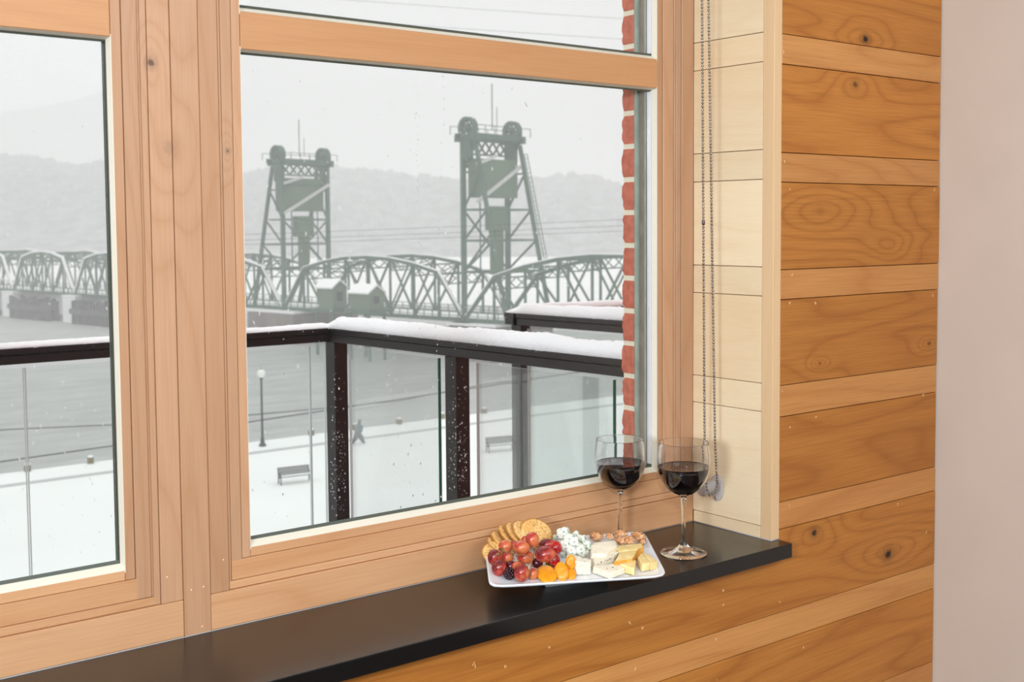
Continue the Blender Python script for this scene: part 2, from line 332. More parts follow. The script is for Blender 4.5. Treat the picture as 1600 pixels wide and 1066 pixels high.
# window wall carcass
WO = [(-.3388, .5206), (.7124, 1.5718)]; ZB = .8655; ZR0, ZR1 = 1.628, 1.6845; ZT = 2.22
ww = MB()
ww.box(AX0-.02, WO[0][0]-.02, 1.672, 1.76, 0, 2.6); ww.box(.541, .692, 1.672, 1.745, .8, 2.3); ww.box(1.592, 1.70, 1.672, 1.755, 0, 2.6)
ww.box(AX0-.02, 1.70, 1.672, 1.76, 0, .85); ww.box(AX0-.02, 1.70, 1.672, 1.76, 2.24, 2.6)
struct(ww.build('wall_window', M_DARK))
def window(n, x0, x1):
    root = struct(MB().box(x0-.0145, x0-.0005, 1.6685, 1.712, .8503, ZT+.0145).build('window_%d' % n, W_FRAME_V, bevel=.0008))
    P = lambda nm_, mb, mt, bev=.0008: mb.build(nm_, mt, root, bevel=bev)
    P('sash_stile', B(x1+.0005, x1+.0145, 1.6685, 1.712, .8503, ZT+.0145), W_FRAME_V)
    P('sash_rail', B(x0, x1, 1.6685, 1.712, .8503, ZB-.0004), W_FRAME_H)
    P('sash_rail', B(x0, x1, 1.6685, 1.712, ZT, ZT+.0145), W_FRAME_H)
    P('transom_rail', B(x0+.0002, x1-.0002, 1.6675, 1.715, ZR0, ZR1), W_RAIL, .0012)
    for za, zb in ((ZB, ZR0), (ZR1, ZT)):
        e, eb = .0028, .0075
        def ring(xa, xb, ya, yb, z0, z1, X0, X1, Z0, Z1, mt, nm_):     # a loop of four strips from one rectangle to a deeper, smaller one
            A = [(xa, ya, z0), (xb, ya, z0), (xb, ya, z1), (xa, ya, z1)]; C = [(X0, yb, Z0), (X1, yb, Z0), (X1, yb, Z1), (X0, yb, Z1)]
            for i in range(4):
                j = (i+1) % 4; mb = MB()
                c = Vector(((xa+xb)/2, 0, (z0+z1)/2))
                def out(p):
                    return (p[0]+(.004 if p[0] > c.x else -.004), p[1], p[2]+(.004 if p[2] > c.z else -.004))
                vs = [A[i], A[j], C[j], C[i], out(A[i]), out(A[j]), (out(A[j])[0], yb, out(A[j])[2]), (out(A[i])[0], yb, out(A[i])[2])]
                mb.add(vs, [(0, 1, 2, 3), (5, 4, 7, 6), (0, 4, 5, 1), (3, 2, 6, 7), (1, 5, 6, 2), (4, 0, 3, 7)])
                o = mb.build(nm_, mt, root)
        ring(x0, x1, 1.6690, 1.6815, za, zb, x0+e, x1-e, za+eb, zb-e, M_BEAD, 'glazing_bead')
        ring(x0+e, x1-e, 1.6818, 1.6845, za+eb, zb-e, x0+e+.0015, x1-e-.0004, za+eb+.005, zb-e-.003, M_GASKET, 'gasket')
        P('glass_pane', B(x0+.001, x1-.0052, 1.6850, 1.6880, za, zb), M_PANE, 0)
        P('gasket', MB().box(x0+e-.001, x0+e+.004, 1.6885, 1.6945, za, zb).box(x1-e-.002, x1-e+.003, 1.6925, 1.6950, za, zb).box(x0, x1, 1.6885, 1.6945, za, za+eb+.001).box(x0, x1, 1.6885, 1.6945, zb-.004, zb), M_GASKET, 0)
    # outer cladding
    P('outer_sill', MB().xz([(x0-.01, .78), (x1+.02, .78), (x1+.02, .832), (x0-.01, .832)], 1.713, 1.79), M_EXT2, 0)
    P('outer_rail', B(x0, x1, 1.7155, 1.735, ZR0+.004, ZR1-.004), M_EXT, 0)
    return root
w1 = window(1, *WO[0]); w2 = window(2, *WO[1])
xr = 1.5655
for a, b, dx, mt in ((1.6950, 1.6995, .001, M_EXT), (1.6995, 1.7185, .0045, M_EXT2), (1.7185, 1.7275, -.0005, M_EXT)):  # middle band: a brown reflection painted in as base colour
    B(xr+dx, 1.63, a, b, .80, 2.3).build('outer_jamb', mt, w2)
MB().box(1.5672, 1.5716, 1.6819, 1.6922, .879, 1.6238).box(1.5672, 1.5716, 1.6819, 1.6922, 1.697, 2.2).build('spacer_strip', M_SPACER, w2)
for xa in (.545, .698): B(xa-.008, xa+.008, 1.7135, 1.742, .80, 2.3).build('outer_mullion', M_EXT, w1)
# frames and casings
cas = struct(B(.6030, .6435, 1.6600, 1.6715, SZ+.001, 2.319).build('trim_2', W_FRAME_V, bevel=.0009))
def cb(nm_, x0, x1, y, z0, z1, mt, bev=.0008): return B(x0, x1, y, 1.6718, z0, z1).build(nm_, mt, cas, bevel=bev)
cb('casing_board', .5702, .6024, 1.6625, .8062, 2.319, W_FRAME_V); cb('casing_board', .6441, .6740, 1.6625, .8062, 2.319, W_FRAME_V)
cb('frame_strip', .5358, .5572, 1.6665, .8192, 2.26, W_FRAME_V); cb('frame_strip', .5573, .5605, 1.6688, .8192, 2.26, W_FRAME_V, 0); cb('frame_strip', .5606, .5696, 1.6645, .8065, 2.3, W_FRAME_V)
cb('frame_strip', .6800, .6970, 1.6670, .8192, 2.26, W_FRAME_V); cb('frame_strip', .6746, .6790, 1.6655, .8065, 2.3, W_FRAME_V)
cb('frame_strip', 1.5870, 1.6150, 1.6665, .8192, 2.26, W_FRAME_V); cb('frame_strip', 1.6155, 1.6204, 1.6652, .8192, 2.26, W_FRAME_V); cb('frame_strip', 1.6208, 1.6338, 1.6645, .8192, 2.26, W_FRAME_V)
cb('casing_board', 1.6344, 1.6674, 1.6625, .8062, 2.319, W_FRAME_V)
for xa, xb, xc, xd in ((AX0+.001, .6024, -.37, .5352), (.6441, 1.6668, .6800, 1.6150)):
    cb('frame_sill', xc if xc > 0 else -.37, xd+.022, 1.6668, .8192, .8498, W_FRAME_H)
    cb('ledge_strip', xa if xa < 0 else .6746, xb-.0328, 1.6650, .8066, .8186, W_FRAME_H)
    cb('apron_board', xa, xb, 1.6612, SZ+.001, .8058, W_FRAME_H, .001)
cb('casing_board', AX0+.001, -.41, 1.6625, .8062, 2.319, W_FRAME_V); cb('frame_strip', -.409, -.354, 1.6665, .8192, 2.26, W_FRAME_V)
cb('head_board', AX0+.001, 1.6668, 1.6610, 2.262, 2.319, W_FRAME_H)
MB().tube([(AX0+.01, 1.6605, SZ+.0006), (1.6660, 1.6605, SZ+.0006)], .0009, 6).build('caulk_line', M_CAULK, cas)
# window sill
sill = MB().prism([(AX0-.06, 1.4249), (1.697, 1.4249), (1.697, 1.4597), (1.6775, 1.4597), (1.6668, 1.671), (AX0, 1.671), (AX0, 1.4597), (AX0-.06, 1.4597)], .7222, SZ).build('window_sill', M_SILL, bevel=.0016, seg=3)
sill.data.materials.append(plain('black_quartz_edge', (.006, .0055, .0055), .12))
for pg in sill.data.polygons: pg.material_index = 0 if abs(pg.normal.z) > .5 else 1
tag(sill, 'long polished black stone window sill under both windows', 'sill')
# little paint-filled nail dots on the mullion casing
nd = MB()
for x, y in ((261, 902), (318, 917), (299, 922), (316, 979), (349, 875)):
    q = aty(x, y, 1.6598 if 290 < x < 330 else 1.6622); nd.ball(q, (.0012, .0006, .0012), 8, 6)
tag(nd.build('nail_mark', plain('pale_filler', srgb(245, 215, 180), .6), cas), kind='stuff')

# ================================================================ exterior: brick, balconies
we = struct(MB().box(1.5665, 1.80, 1.7300, 1.7618, -.5, 3.4).build('wall_exterior', M_MORTAR))
zc = aty(981, 177, 1.745).z
BP_ = (zc-aty(981, 536.7, 1.745).z)/7
for k in range(-12, 14):
    z0 = zc-k*BP_-BP_+.0052; z1 = zc-k*BP_-.0052
    if z1 < .62 or z0 > 2.35: continue
    j = lambda a: random.uniform(-a, a)
    mb = MB(); x0 = 1.5645+j(.0012); y1 = 1.7635+j(.002)
    vs = []
    prof = [(1.7280, z0), (1.7280, z1)]
    # rough outer arris: a brick box cut into five slices along Z on its outer edge
    n = 6
    A = []
    for i in range(n+1):
        z = z0+(z1-z0)*i/n; yy = y1+j(.0022)-(.004 if i in (0, n) else 0)
        A.append([(x0+(.0008 if i in (0, n) else 0), 1.7280, z), (1.79, 1.7280, z), (1.79, yy, z), (x0+j(.0006)+(.0008 if i in (0, n) else 0), yy, z)])
    vs = [p for q in A for p in q]; fs = [(0, 3, 2, 1), (4*n, 4*n+1, 4*n+2, 4*n+3)]
    for i in range(n):
        for q in range(4): a = 4*i+q; b = 4*i+(q+1) % 4; fs.append((a, b, b+4, a+4))
    MB().add(vs, fs).build('brick', M_BRICK, we)
struct(MB().box(1.80, 6.5, 1.73, 1.77, -.5, 3.4).build('wall_exterior', M_BRICK))
struct(MB().box(-4.2, 1.80, 1.765, 1.80, -.6, .60).build('wall_exterior', M_BRICK))
struct(MB().box(-4.2, AX0-.03, 1.765, 1.80, .6, 3.4).box(AX0-.03, 1.80, 1.765, 1.80, 2.35, 3.4).build('wall_exterior', M_BRICK))
struct(MB().prism([(-4.2, 1.96), (1.93, 1.96), (1.84, 3.58), (-4.2, 3.6)], -.36, -.06).build('trim_3', plain('balcony_slab', (.45, .45, .45), .8)))
struct(MB().prism([(2.86, 1.995), (6.4, 1.995), (6.4, 3.7), (2.62, 3.7)], -.36, -.06).build('trim_4', plain('balcony_slab_2', (.45, .45, .45), .8)))
def snowcap(path, wd, h, z, name, parent, seed):
    # lumpy snow lying along a path of XY points
    pts = []
    for (a, b) in zip(path, path[1:]):
        a = Vector(a+(0,)); b = Vector(b+(0,)); n = max(2, int((b-a).length/.012))
        pts += [a.lerp(b, i/n) for i in range(n)]
    pts.append(Vector(path[-1]+(0,)))
    mb = MB(); vs = []; K = 9
    for i, p in enumerate(pts):
        d = (pts[min(i+1, len(pts)-1)]-pts[max(i-1, 0)]).normalized(); s = Vector((d.y, -d.x, 0))
        t = noise.noise(p*6+Vector((seed, 0, 0))); t2 = noise.noise(p*70+Vector((seed, 3, 0)))
        hh = h(p) if callable(h) else h
        hh = hh*(1+.22*t+.10*t2)
        if i < 5: hh *= (.3+.14*i)
        if i > len(pts)-6: hh *= (.3+.14*(len(pts)-1-i))
        for k in range(K):
            u = -1+2*k/(K-1); prof = (1-abs(u)**2.6)
            side = wd/2*(1+.05*noise.noise(p*40+Vector((0, u, seed))))
            q = p+s*u*side
            drop = -.004*(1+noise.noise(p*90+Vector((u*9, 0, seed)))*1.6) if abs(u) > .99 else 0
            vs.append((q.x, q.y, z+hh*prof+drop+.0015*noise.noise(q*120)))
        vs.append((p.x, p.y, z-.0005))
    M_ = K+1; fs = []
    for i in range(len(pts)-1):
        for k in range(K-1): a = i*M_+k; fs.append((a, a+M_, a+M_+1, a+1))
        a = i*M_; fs.append((a+K-1, a+M_+K-1, a+M_+K, a+K)); fs.append((a+K, a+M_+K, a+M_, a))
    fs.append(tuple(range(M_))); fs.append(tuple(range((len(pts)-1)*M_, len(pts)*M_))[::-1])
    mb.add(vs, fs, True); o = mb.build(name, M_SNOW, parent); tag(o, 'lumpy white snow lying on the rail'); return o
def seg_point(px_, py_, A, Bp):
    # where the sight line of a photo point meets the vertical plane through A,B
    d = ray(px_, py_); ax, ay = A; bx, by = Bp; nx, ny = by-ay, -(bx-ax)
    t = (nx*(ax-CAM.x)+ny*(ay-CAM.y))/(nx*d.x+ny*d.y); q = CAM+d*t; return (q.x, q.y)
def railing(name, C0, far, side_end, posts_side, panels_side, panels_front, label, extra_snow, seed):
    root = empty(name, (C0[0], C0[1], -.06), label, 'railing')
    zt = 1.02; rw = .062
    C3 = Vector((C0[0], C0[1], 0)); S3 = Vector((side_end[0], side_end[1], 0)); F3 = Vector((far[0], far[1], 0))
    ds = (S3-C3).normalized(); df = (F3-C3).normalized()
    up = Vector((0, 0, 1))
    for a, b in ((C3-df*rw/2, F3), (C3+ds*rw*.55, S3)):
        b_ = MB(); b_.bar(a+up*(zt-.009), b+up*(zt-.009), rw, .018); b_.bar(a+up*(zt-.033), b+up*(zt-.033), rw*.86, .026)
        b_.build('top_rail', M_BRONZE, root, bevel=.0015)
        b2 = MB(); b2.bar(a+up*.05, b+up*.05, .04, .04); b2.build('bottom_rail', M_BRONZE, root)
    def post(p, d):
        mb = MB(); n = Vector((d.y, -d.x, 0))
        mb.bar(p+up*-.06, p+up*(zt-.047), .052, .052, up=tuple(d)); o = mb.build('post', M_BRONZE, root, bevel=.001)
    post(C3+ds*.03-Vector((0, 0, 0)), ds)
    for (x, y) in posts_side: post(Vector((x, y, 0)), ds)
    fx = F3-C3; L = fx.length; k = 1.45
    while k < L: post(C3+df*k, df); k += 1.45
    def panel(a, b, far_end=True, pale=False):
        mb = MB(); a = Vector((a[0], a[1], 0)); b = Vector((b[0], b[1], 0)); d = (b-a).normalized(); n = Vector((d.y, -d.x, 0))*.005
        mb.bar((a+b)/2*0+a+up*.52, b+up*.52, .010, .88); g = mb.build('glass_panel', M_RGLASS, root)
        for e_, s_ in ((a, -1), (b, 1)):
            MB().bar(e_+up*.08+d*s_*.0006, e_+up*.96+d*s_*.0006, .0105, .0016, up=tuple(d)).build('panel_edge', M_REDGE2 if (pale or s_ < 0) else M_REDGE, g)
    for a, b in panels_side: panel(a, b)
    for a, b in panels_front: panel(a, b, pale=True)
    snowcap([(S3.x, S3.y), (C3.x, C3.y)], rw*.98, extra_snow[0], zt, 'snow_cap', root, seed)
    e = C3-df*rw*.45
    snowcap([(e.x, e.y), (F3.x, F3.y)], rw*.98, extra_snow[1], zt, 'snow_cap', root, seed+5)
    return root
C1 = (1.802, 3.515); S1 = (1.985, 1.90)
sp = lambda x, y: seg_point(x, y, C1, S1)
fp_ = lambda x, y: seg_point(x, y, C1, (0, 3.515))
rl1 = railing('balcony_railing', C1, (-4.1, 3.53), S1, [sp(715, 650)],
        [(sp(548, 650), sp(687, 650)), (sp(747, 650), sp(960, 650))],
        [(fp_(508, 650), fp_(486, 650)), (fp_(484, 650), fp_(42, 650)), (fp_(38, 650), (-1.2, 3.515)), ((-1.25, 3.515), (-2.6, 3.52))],
        'dark bronze balcony railing with glass panels just outside the windows', (.041, .015), 1)
C2 = (2.655, 3.625); S2 = (2.90, 2.0)
sp2 = lambda x, y: seg_point(x, y, C2, S2)
rl2 = railing('balcony_railing', C2, (6.3, 3.66), S2, [],
        [(sp2(826, 600), sp2(1010, 600))], [((2.72, 3.625), (4.0, 3.63)), ((4.05, 3.63), (5.3, 3.64))],
        'dark bronze railing of the neighbouring balcony, farther off to the right', (.040, .028), 20)
# wet snow flecks stuck to the railing posts
fl = MB()
for _ in range(340):
    pc = random.choice((0, 0, 1, 1, 1))
    x, y = (random.uniform(517, 540), random.triangular(538, 812, 790)) if pc == 0 else (random.uniform(701, 730), random.triangular(558, 778, 740))
    A = Vector((C1[0], C1[1], 0)) if pc == 0 else Vector((*sp(715, 650), 0))
    dcam = ray(x, y); t = ((A.x)*cf.x+(A.y)*cf.y)/(dcam.x*cf.x+dcam.y*cf.y)
    q = CAM+dcam*(t*(.990 if pc else .985)); r = random.choice((.0006, .0007, .0009, .0012, .0019)); fl.ball(q, (r, r*.7, r*random.uniform(.8, 2.)), 6, 4)
tag(fl.build('snow_fleck', M_SNOW, rl1), kind='stuff')

# ---------------------------------------------------------------- park, river, hills
GZ = CAM.z-15; WZ = CAM.z-17
struct(MB().prism([(-200, 8), (400, 8), (400, 71.4), (-200, 71.4)], GZ-.6, GZ).build('ground', M_SNOWG))
pr = struct(MB().prism([(-200, 72.0), (400, 72.0), (400, 75.3), (-200, 75.3)], WZ-1, GZ+.05).build('promenade', M_SNOWG))
struct(MB().prism([(-200, 71.4), (400, 71.4), (400, 72.0), (-200, 72.0)], GZ-.6, GZ-.22).build('kerb', plain('wet_kerb', (.20, .20, .20), .9, noise_amt=.3, nscale=1)))
def water():
    mt, nt, p = newmat('grey_river'); tc = N(nt, 'ShaderNodeTexCoord'); mp = N(nt, 'ShaderNodeMapping'); mp.inputs['Scale'].default_value = (.10, .34, 1)
    nt.links.new(tc.outputs['Object'], mp.inputs[0]); n = N(nt, 'ShaderNodeTexNoise', i_Scale=1.5, i_Detail=8.0, i_Roughness=.65); nt.links.new(mp.outputs[0], n.inputs[0])
    nt.links.new(ramp(nt, n.outputs['Fac'], [(.3, (.33, .335, .33)), (.7, (.50, .505, .50))]), p.inputs['Base Color']); p.inputs['Roughness'].default_value = .55; p.inputs['Specular IOR Level'].default_value = .25
    b = N(nt, 'ShaderNodeBump', i_Strength=.5, i_Distance=.3); nt.links.new(n.outputs['Fac'], b.inputs['Height']); nt.links.new(b.outputs[0], p.inputs['Normal'])
    return mt
struct(MB().prism([(-500, 75.25), (700, 75.25), (1400, 700), (-500, 700)], WZ-.3, WZ).build('river', water()))
def W(lat, dep, z):          # point at a camera-relative lateral offset and depth
    q = CAM+cr*lat+cf*dep; return Vector((q.x, q.y, z))
# far snowy bank and wooded hills
def lerp_tab(t, x):
    for (a, va), (b, vb) in zip(t, t[1:]):
        if x <= b: return va+(vb-va)*max(0, (x-a))/(b-a)
    return t[-1][1]
ridge = [(-600, 215), (-250, 225), (0, 244), (90, 248), (160, 252), (300, 262), (400, 268), (445, 258), (520, 262), (600, 271), (700, 278), (790, 280), (900, 276), (975, 291), (1200, 300), (1800, 315)]
hz = lambda x: 359.6-.00534*(x+547)
mb = MB(); vs = []; NX = 900; NY = 46
for i in range(NX+1):
    x = -600+2400*i/NX
    for j in range(NY+1):
        t = j/NY; D = 560+t*340
        top = (hz(x)-lerp_tab(ridge, x))/F*800
        prof = math.sin(min(1, t/.7)*math.pi/2)**1.1
        q = W((x-CX)/F*D, D, 0)
        nz = noise.noise(Vector((x*.42, D*.2, 9)))*2.6*min(1, t*4)+noise.noise(Vector((x*.05, D*.02, 0)))*3.0*min(1, t*4)+noise.noise(Vector((x*.16, D*.06, 5)))*3.2*min(1, t*4)+noise.noise(Vector((x*.012, D*.008, 2)))*6*min(1, t*2)
        q.z = GZ-.5+(top+CAM.z-GZ)*prof*(D/800 if t < .7 else 1)+nz*.8
        vs.append(q)
fs = [(i*(NY+1)+j, (i+1)*(NY+1)+j, (i+1)*(NY+1)+j+1, i*(NY+1)+j+1) for i in range(NX) for j in range(NY)]
M_HILL = plain('wooded_hill', (.10, .11, .11), .95, color2=(.30, .31, .32), nscale=.12, detail=9., spec=.1)
hill = struct(MB().add(vs, fs, True).build('hills', M_HILL))
sh = []
for i in range(0, 61):
    x = -700+2600*i/60; D = lerp_tab([(-700, 380), (0, 332), (400, 262), (700, 245), (1900, 230)], x)
    sh.append((x, D))
vs = []; fs = []
for i, (x, D) in enumerate(sh):
    for k, (dd, z) in enumerate(((0, WZ-.5), (3, GZ-1.2), (60, GZ-1.0), (575-D, GZ-.2))):
        q = W((x-CX)/F*(D+dd), D+dd, z+noise.noise(Vector((x*.01, dd, 0)))*.4); vs.append(q)
for i in range(len(sh)-1):
    for k in range(3): a = i*4+k; fs.append((a, a+4, a+5, a+1))
struct(MB().add(vs, fs, True).build('far_bank', M_SNOWG))
# haze: falling snow makes the air itself milky
hm, nt, p = newmat('snowy_haze'); nt.nodes.remove(p); v = N(nt, 'ShaderNodeVolumeScatter', i_Density=.0019, i_Anisotropy=0.0); v.inputs[0].default_value = (1, 1, 1, 1)
nt.links.new(v.outputs[0], nt.nodes['Material Output'].inputs['Volume'])
o = MB().prism([(-900, 9), (1700, 9), (1700, 1300), (-900, 1300)], WZ-1.2, 95).build('haze', hm); tag(o, 'pale haze of falling snow hanging over the river', 'haze', kind='stuff')
o.visible_shadow = True
# falling flakes between the windows and the park
fk = MB()
for _ in range(520):
    d = random.choice((random.uniform(4, 12), random.uniform(8, 30), random.uniform(8, 45))); x = random.uniform(-40, 1000); y = random.uniform(60, 900)
    q = CAM+ray(x, y)*d
    if q.y < 3.9 or (q.x > 1.9 and q.y < 4.2): continue
    r = d*.00045*random.uniform(.5, 1.1)+.0010; a = Vector((random.uniform(-.25, .6), 0, -1)).normalized()*r*random.uniform(.5, 4)
    fk.tube([q-a, q+a], r*.8, 5)
tag(fk.build('falling_snow', M_SNOW), 'loose snowflakes falling outside the windows', 'snow', kind='stuff')

# ---------------------------------------------------------------- promenade things
M_POSTW = plain('weathered_timber', (.26, .21, .13), .9, noise_amt=.3, nscale=8)
M_IRON = plain('dark_iron', (.05, .055, .06), .5)
M_GLOBE = plain('frosted_globe', (.85, .85, .80), .35)
bl = [(-40, 734, 'outside'), (32, 731, 'lower left corner of the left window'), (131, 720, 'right side of the left window'), (472, 677, 'right of the lamp post'), (545, 670, 'left of the walking person'), (616, 662, 'first right of the walking person'), (681, 653, 'second right of the walking person'), (752, 646, 'just right of the second railing post')]
bw = empty  # (alias keeps the loop short)
proto = None
for i, (x, y, wh) in enumerate(bl[1:]):
    q = atz(x, y, GZ); q = Vector((q.x, 75.0, GZ+.05))
    if proto is None:
        t = empty('mooring_post', q)
        MB().box(-.17, .17, -.17, .17, 0, .42).build('post', M_POSTW, t, bevel=.02); t.children[0].location = (0, 0, 0)
        MB().ball((0, 0, .42), (.19, .19, .10), 10, 6).build('snow_cap', M_SNOW, t).location = (0, 0, 0)
        proto = t
    else:
        t = proto.copy(); COL.objects.link(t); t.location = q
        for ch in proto.children: c = ch.copy(); COL.objects.link(c); c.parent = t
    tag(t, 'short timber mooring post on the river edge, '+wh, 'post', 'mooring posts along the river edge')
# street lamp
lq = atz(409, 698, GZ); lq = Vector((lq.x, 73.4, GZ+.05))
lt = empty('street_lamp', lq, 'dark park lamp post with a pale round globe beside the river', 'lamp post')
def part(mb, nm_, mt, root, **k):
    o = mb.build(nm_, mt, root, **k); o.location = (0, 0, 0); return o
part(MB().lathe([(0, 0), (.24, 0), (.24, .12), (.16, .2), (.13, .5), (.10, .62), (0, .62)], n=16), 'base', M_IRON, lt)
part(MB().lathe([(0, .6), (.085, .6), (.065, 4.55), (.12, 4.6), (.12, 4.7), (0, 4.7)], n=12), 'pole', M_IRON, lt)
part(MB().ball((0, 0, 4.98), (.27, .27, .30), 16, 12), 'lamp_globe', M_GLOBE, lt)
part(MB().lathe([(0, 5.38), (.03, 5.36), (.05, 5.28), (.10, 5.25), (0, 5.24)], n=12), 'finial', M_IRON, lt)
# benches
def bench(loc, rz, label):
    t = empty('park_bench', loc, label, 'bench', 'benches in the snowy park'); t.rotation_euler.z = rz
    for x in (-.92, .92):
        b = MB(); b.bar((x, -.28, 0), (x, -.22, .62), .06); b.bar((x, .22, 0), (x, .20, .45), .06); b.bar((x, .20, .42), (x, .32, .92), .05); b.bar((x, -.26, .62), (x, .25, .62), .06, .04); b.bar((x, -.24, .4), (x, .22, .4), .05)
        part(b, 'side_frame', M_IRON, t)
    for k in range(4): y = -.20+k*.125; part(B(-.95, .95, y-.05, y+.05, .42, .45), 'seat_slat', M_IRON, t)
    for k in range(4): z = .52+k*.12; y = .235+k*.025; part(MB().bar((-.95, y, z), (.95, y, z), .03, .09), 'back_slat', M_IRON, t)
    part(MB().box(-.9, .9, -.22, .18, .452, .50), 'snow_cushion', M_SNOW, t, bevel=.02)
    return t
a_ = atz(436, 757, GZ); b_ = atz(486, 752, GZ); mid = (a_+b_)/2
bench(Vector((mid.x, mid.y, GZ)), math.atan2(b_.y-a_.y, b_.x-a_.x)*.6, 'dark park bench in the snow near the lamp post, left of the railing corner post')
q = atz(782, 705, GZ); bench(Vector((q.x, q.y, GZ)), -.25, 'dark park bench in the snow, seen beside the second railing post')
# walking person
pq = atz(560, 694, GZ); pr_ = empty('person', (pq.x, pq.y, GZ), 'person in a blue grey winter coat and dark trousers walking in the snow', 'person')
def skin(name, J, E_, R, mt, root, sub=1):
    me = bpy.data.meshes.new(name); me.from_pydata(J, E_, []); me.materials.append(mt); o = bpy.data.objects.new(name, me); COL.objects.link(o); o.parent = root
    md = o.modifiers.new('skin', 'SKIN')
    for i, v in enumerate(me.skin_vertices[0].data): v.radius = (R[i], R[i]); v.use_root = (i == 0)
    s = o.modifiers.new('sub', 'SUBSURF'); s.levels = sub; s.render_levels = sub
    return o
J = [(0, 0, .86), (.03, 0, 1.10), (.07, 0, 1.32), (.09, 0, 1.42), (.11, 0, 1.48), (.12, 0, 1.56),
     (.16, -.09, .48), (.34, -.10, .08), (.46, -.10, .05), (-.10, .09, .47), (-.38, .10, .14), (-.32, .10, .04),
     (.07, -.19, 1.30), (-.06, -.24, 1.04), (.02, -.24, .82), (.07, .19, 1.30), (.16, .24, 1.04), (.34, .23, .92)]
Ed = [(0, 1), (1, 2), (2, 3), (3, 4), (4, 5), (0, 6), (6, 7), (7, 8), (0, 9), (9, 10), (10, 11), (2, 12), (12, 13), (13, 14), (2, 15), (15, 16), (16, 17)]
R_ = [.22, .21, .20, .09, .11, .12, .17, .12, .09, .17, .12, .09, .11, .08, .06, .11, .08, .06]
M_CLOTH = plain('dark_trousers', (.05, .06, .07), .8); M_COAT = plain('blue_grey_coat', (.06, .11, .14), .8)
skin('body', J, Ed, R_, M_CLOTH, pr_)
Jc = [(0, 0, .80), (.03, 0, 1.05), (.07, 0, 1.34), (.07, -.20, 1.31), (-.06, -.25, 1.04), (.01, -.25, .86), (.07, .20, 1.31), (.16, .25, 1.04), (.31, .24, .94)]
skin('coat', Jc, [(0, 1), (1, 2), (2, 3), (3, 4), (4, 5), (2, 6), (6, 7), (7, 8)], [.34, .32, .30, .15, .13, .10, .15, .13, .10], M_COAT, pr_)
part(MB().ball((.125, 0, 1.60), (.11, .10, .09), 12, 8), 'woolly_hat', plain('dark_hat', (.03, .035, .04), .9), pr_)
part(MB().ball((.15, 0, 1.52), (.085, .075, .11), 12, 8).ball((.235, 0, 1.51), (.018, .014, .022), 6, 5), 'head', plain('skin_tone', (.5, .33, .25), .6), pr_)

# ---------------------------------------------------------------- overhead wires
def wire(pts, dep, name, label, r=.012):
    P = [CAM+ray(x, y)*d for (x, y), d in zip(pts, dep)]
    return tag(MB().tube(P, r, 5).build(name, M_IRON), label, 'cable')
def wpts(a, b, sag, n=14):
    return [(a[0]+(b[0]-a[0])*i/n, a[1]+(b[1]-a[1])*i/n+sag*4*(i/n)*(1-i/n)) for i in range(n+1)]
t1 = [(-400, 765), (-150, 742), (0, 722), (175, 697), (400, 658), (598, 628), (690, 614), (850, 590), (1050, 556), (1400, 500)]
wire(t1, [34+i*2 for i in range(10)], 'overhead_cable', 'lower dark cable sagging across the river view', .022)
t2 = [(-400, 690), (0, 672), (175, 664), (400, 648), (500, 639), (620, 627), (760, 600), (1000, 570), (1400, 510)]
wire(t2, [38+i*2 for i in range(9)], 'overhead_cable', 'upper dark cable crossing low over the river', .018)
for k, (a, b, s, lb) in enumerate((((250, 386), (1500, 338), 3, 'thin wire crossing the misty hillside, lowest of three'), ((250, 380), (1500, 328), 3, 'thin wire crossing the misty hillside, middle of three'), ((250, 371), (1500, 318), 3, 'thin wire crossing the misty hillside, highest of three'),
                                   ((250, 10), (1500, 92), 4, 'thin wire high in the upper right pane, lower one'), ((250, -22), (1500, 60), 4, 'thin wire high in the upper right pane, upper one'))):
    wire(wpts(a, b, s), [110 if k < 3 else 60]*15, 'power_line', lb, .020 if k < 3 else .008)

# ---------------------------------------------------------------- lift bridge
M_GREEN = plain('bridge_green_paint', (.075, .155, .105), .7, noise_amt=.25, nscale=.6)
M_GREEN2 = plain('counterweight_green', (.12, .20, .125), .8, noise_amt=.2, nscale=.3)
M_STONE = plain('pier_stone', (.24, .20, .19), .9, noise_amt=.3, nscale=.5)
M_CONC2 = plain('snowy_pier', (.86, .87, .88), .9)
M_CONC = plain('pier_concrete', (.62, .62, .60), .9, noise_amt=.1, nscale=.4)
R0 = W(-8.4, 150, 0); dirc = (cr*-29.5+cf*24); ub = Vector((dirc.x, dirc.y, 0)).normalized(); nb = Vector((ub.y, -ub.x, 0))
if nb.dot(Vector((cr.x, cr.y, 0))) < 0: nb = -nb
DZ = -10.64; HW = 4.25; SL = 36.5
def BP0(s, wv, z): return R0+ub*s+nb*wv+Vector((0, 0, z))
BP = BP0
bridge = empty('lift_bridge', BP(0, 0, WZ), 'green steel truss lift bridge with two towers across the misty river', 'bridge')
bridge.location = (0, 0, 0); BR = bridge
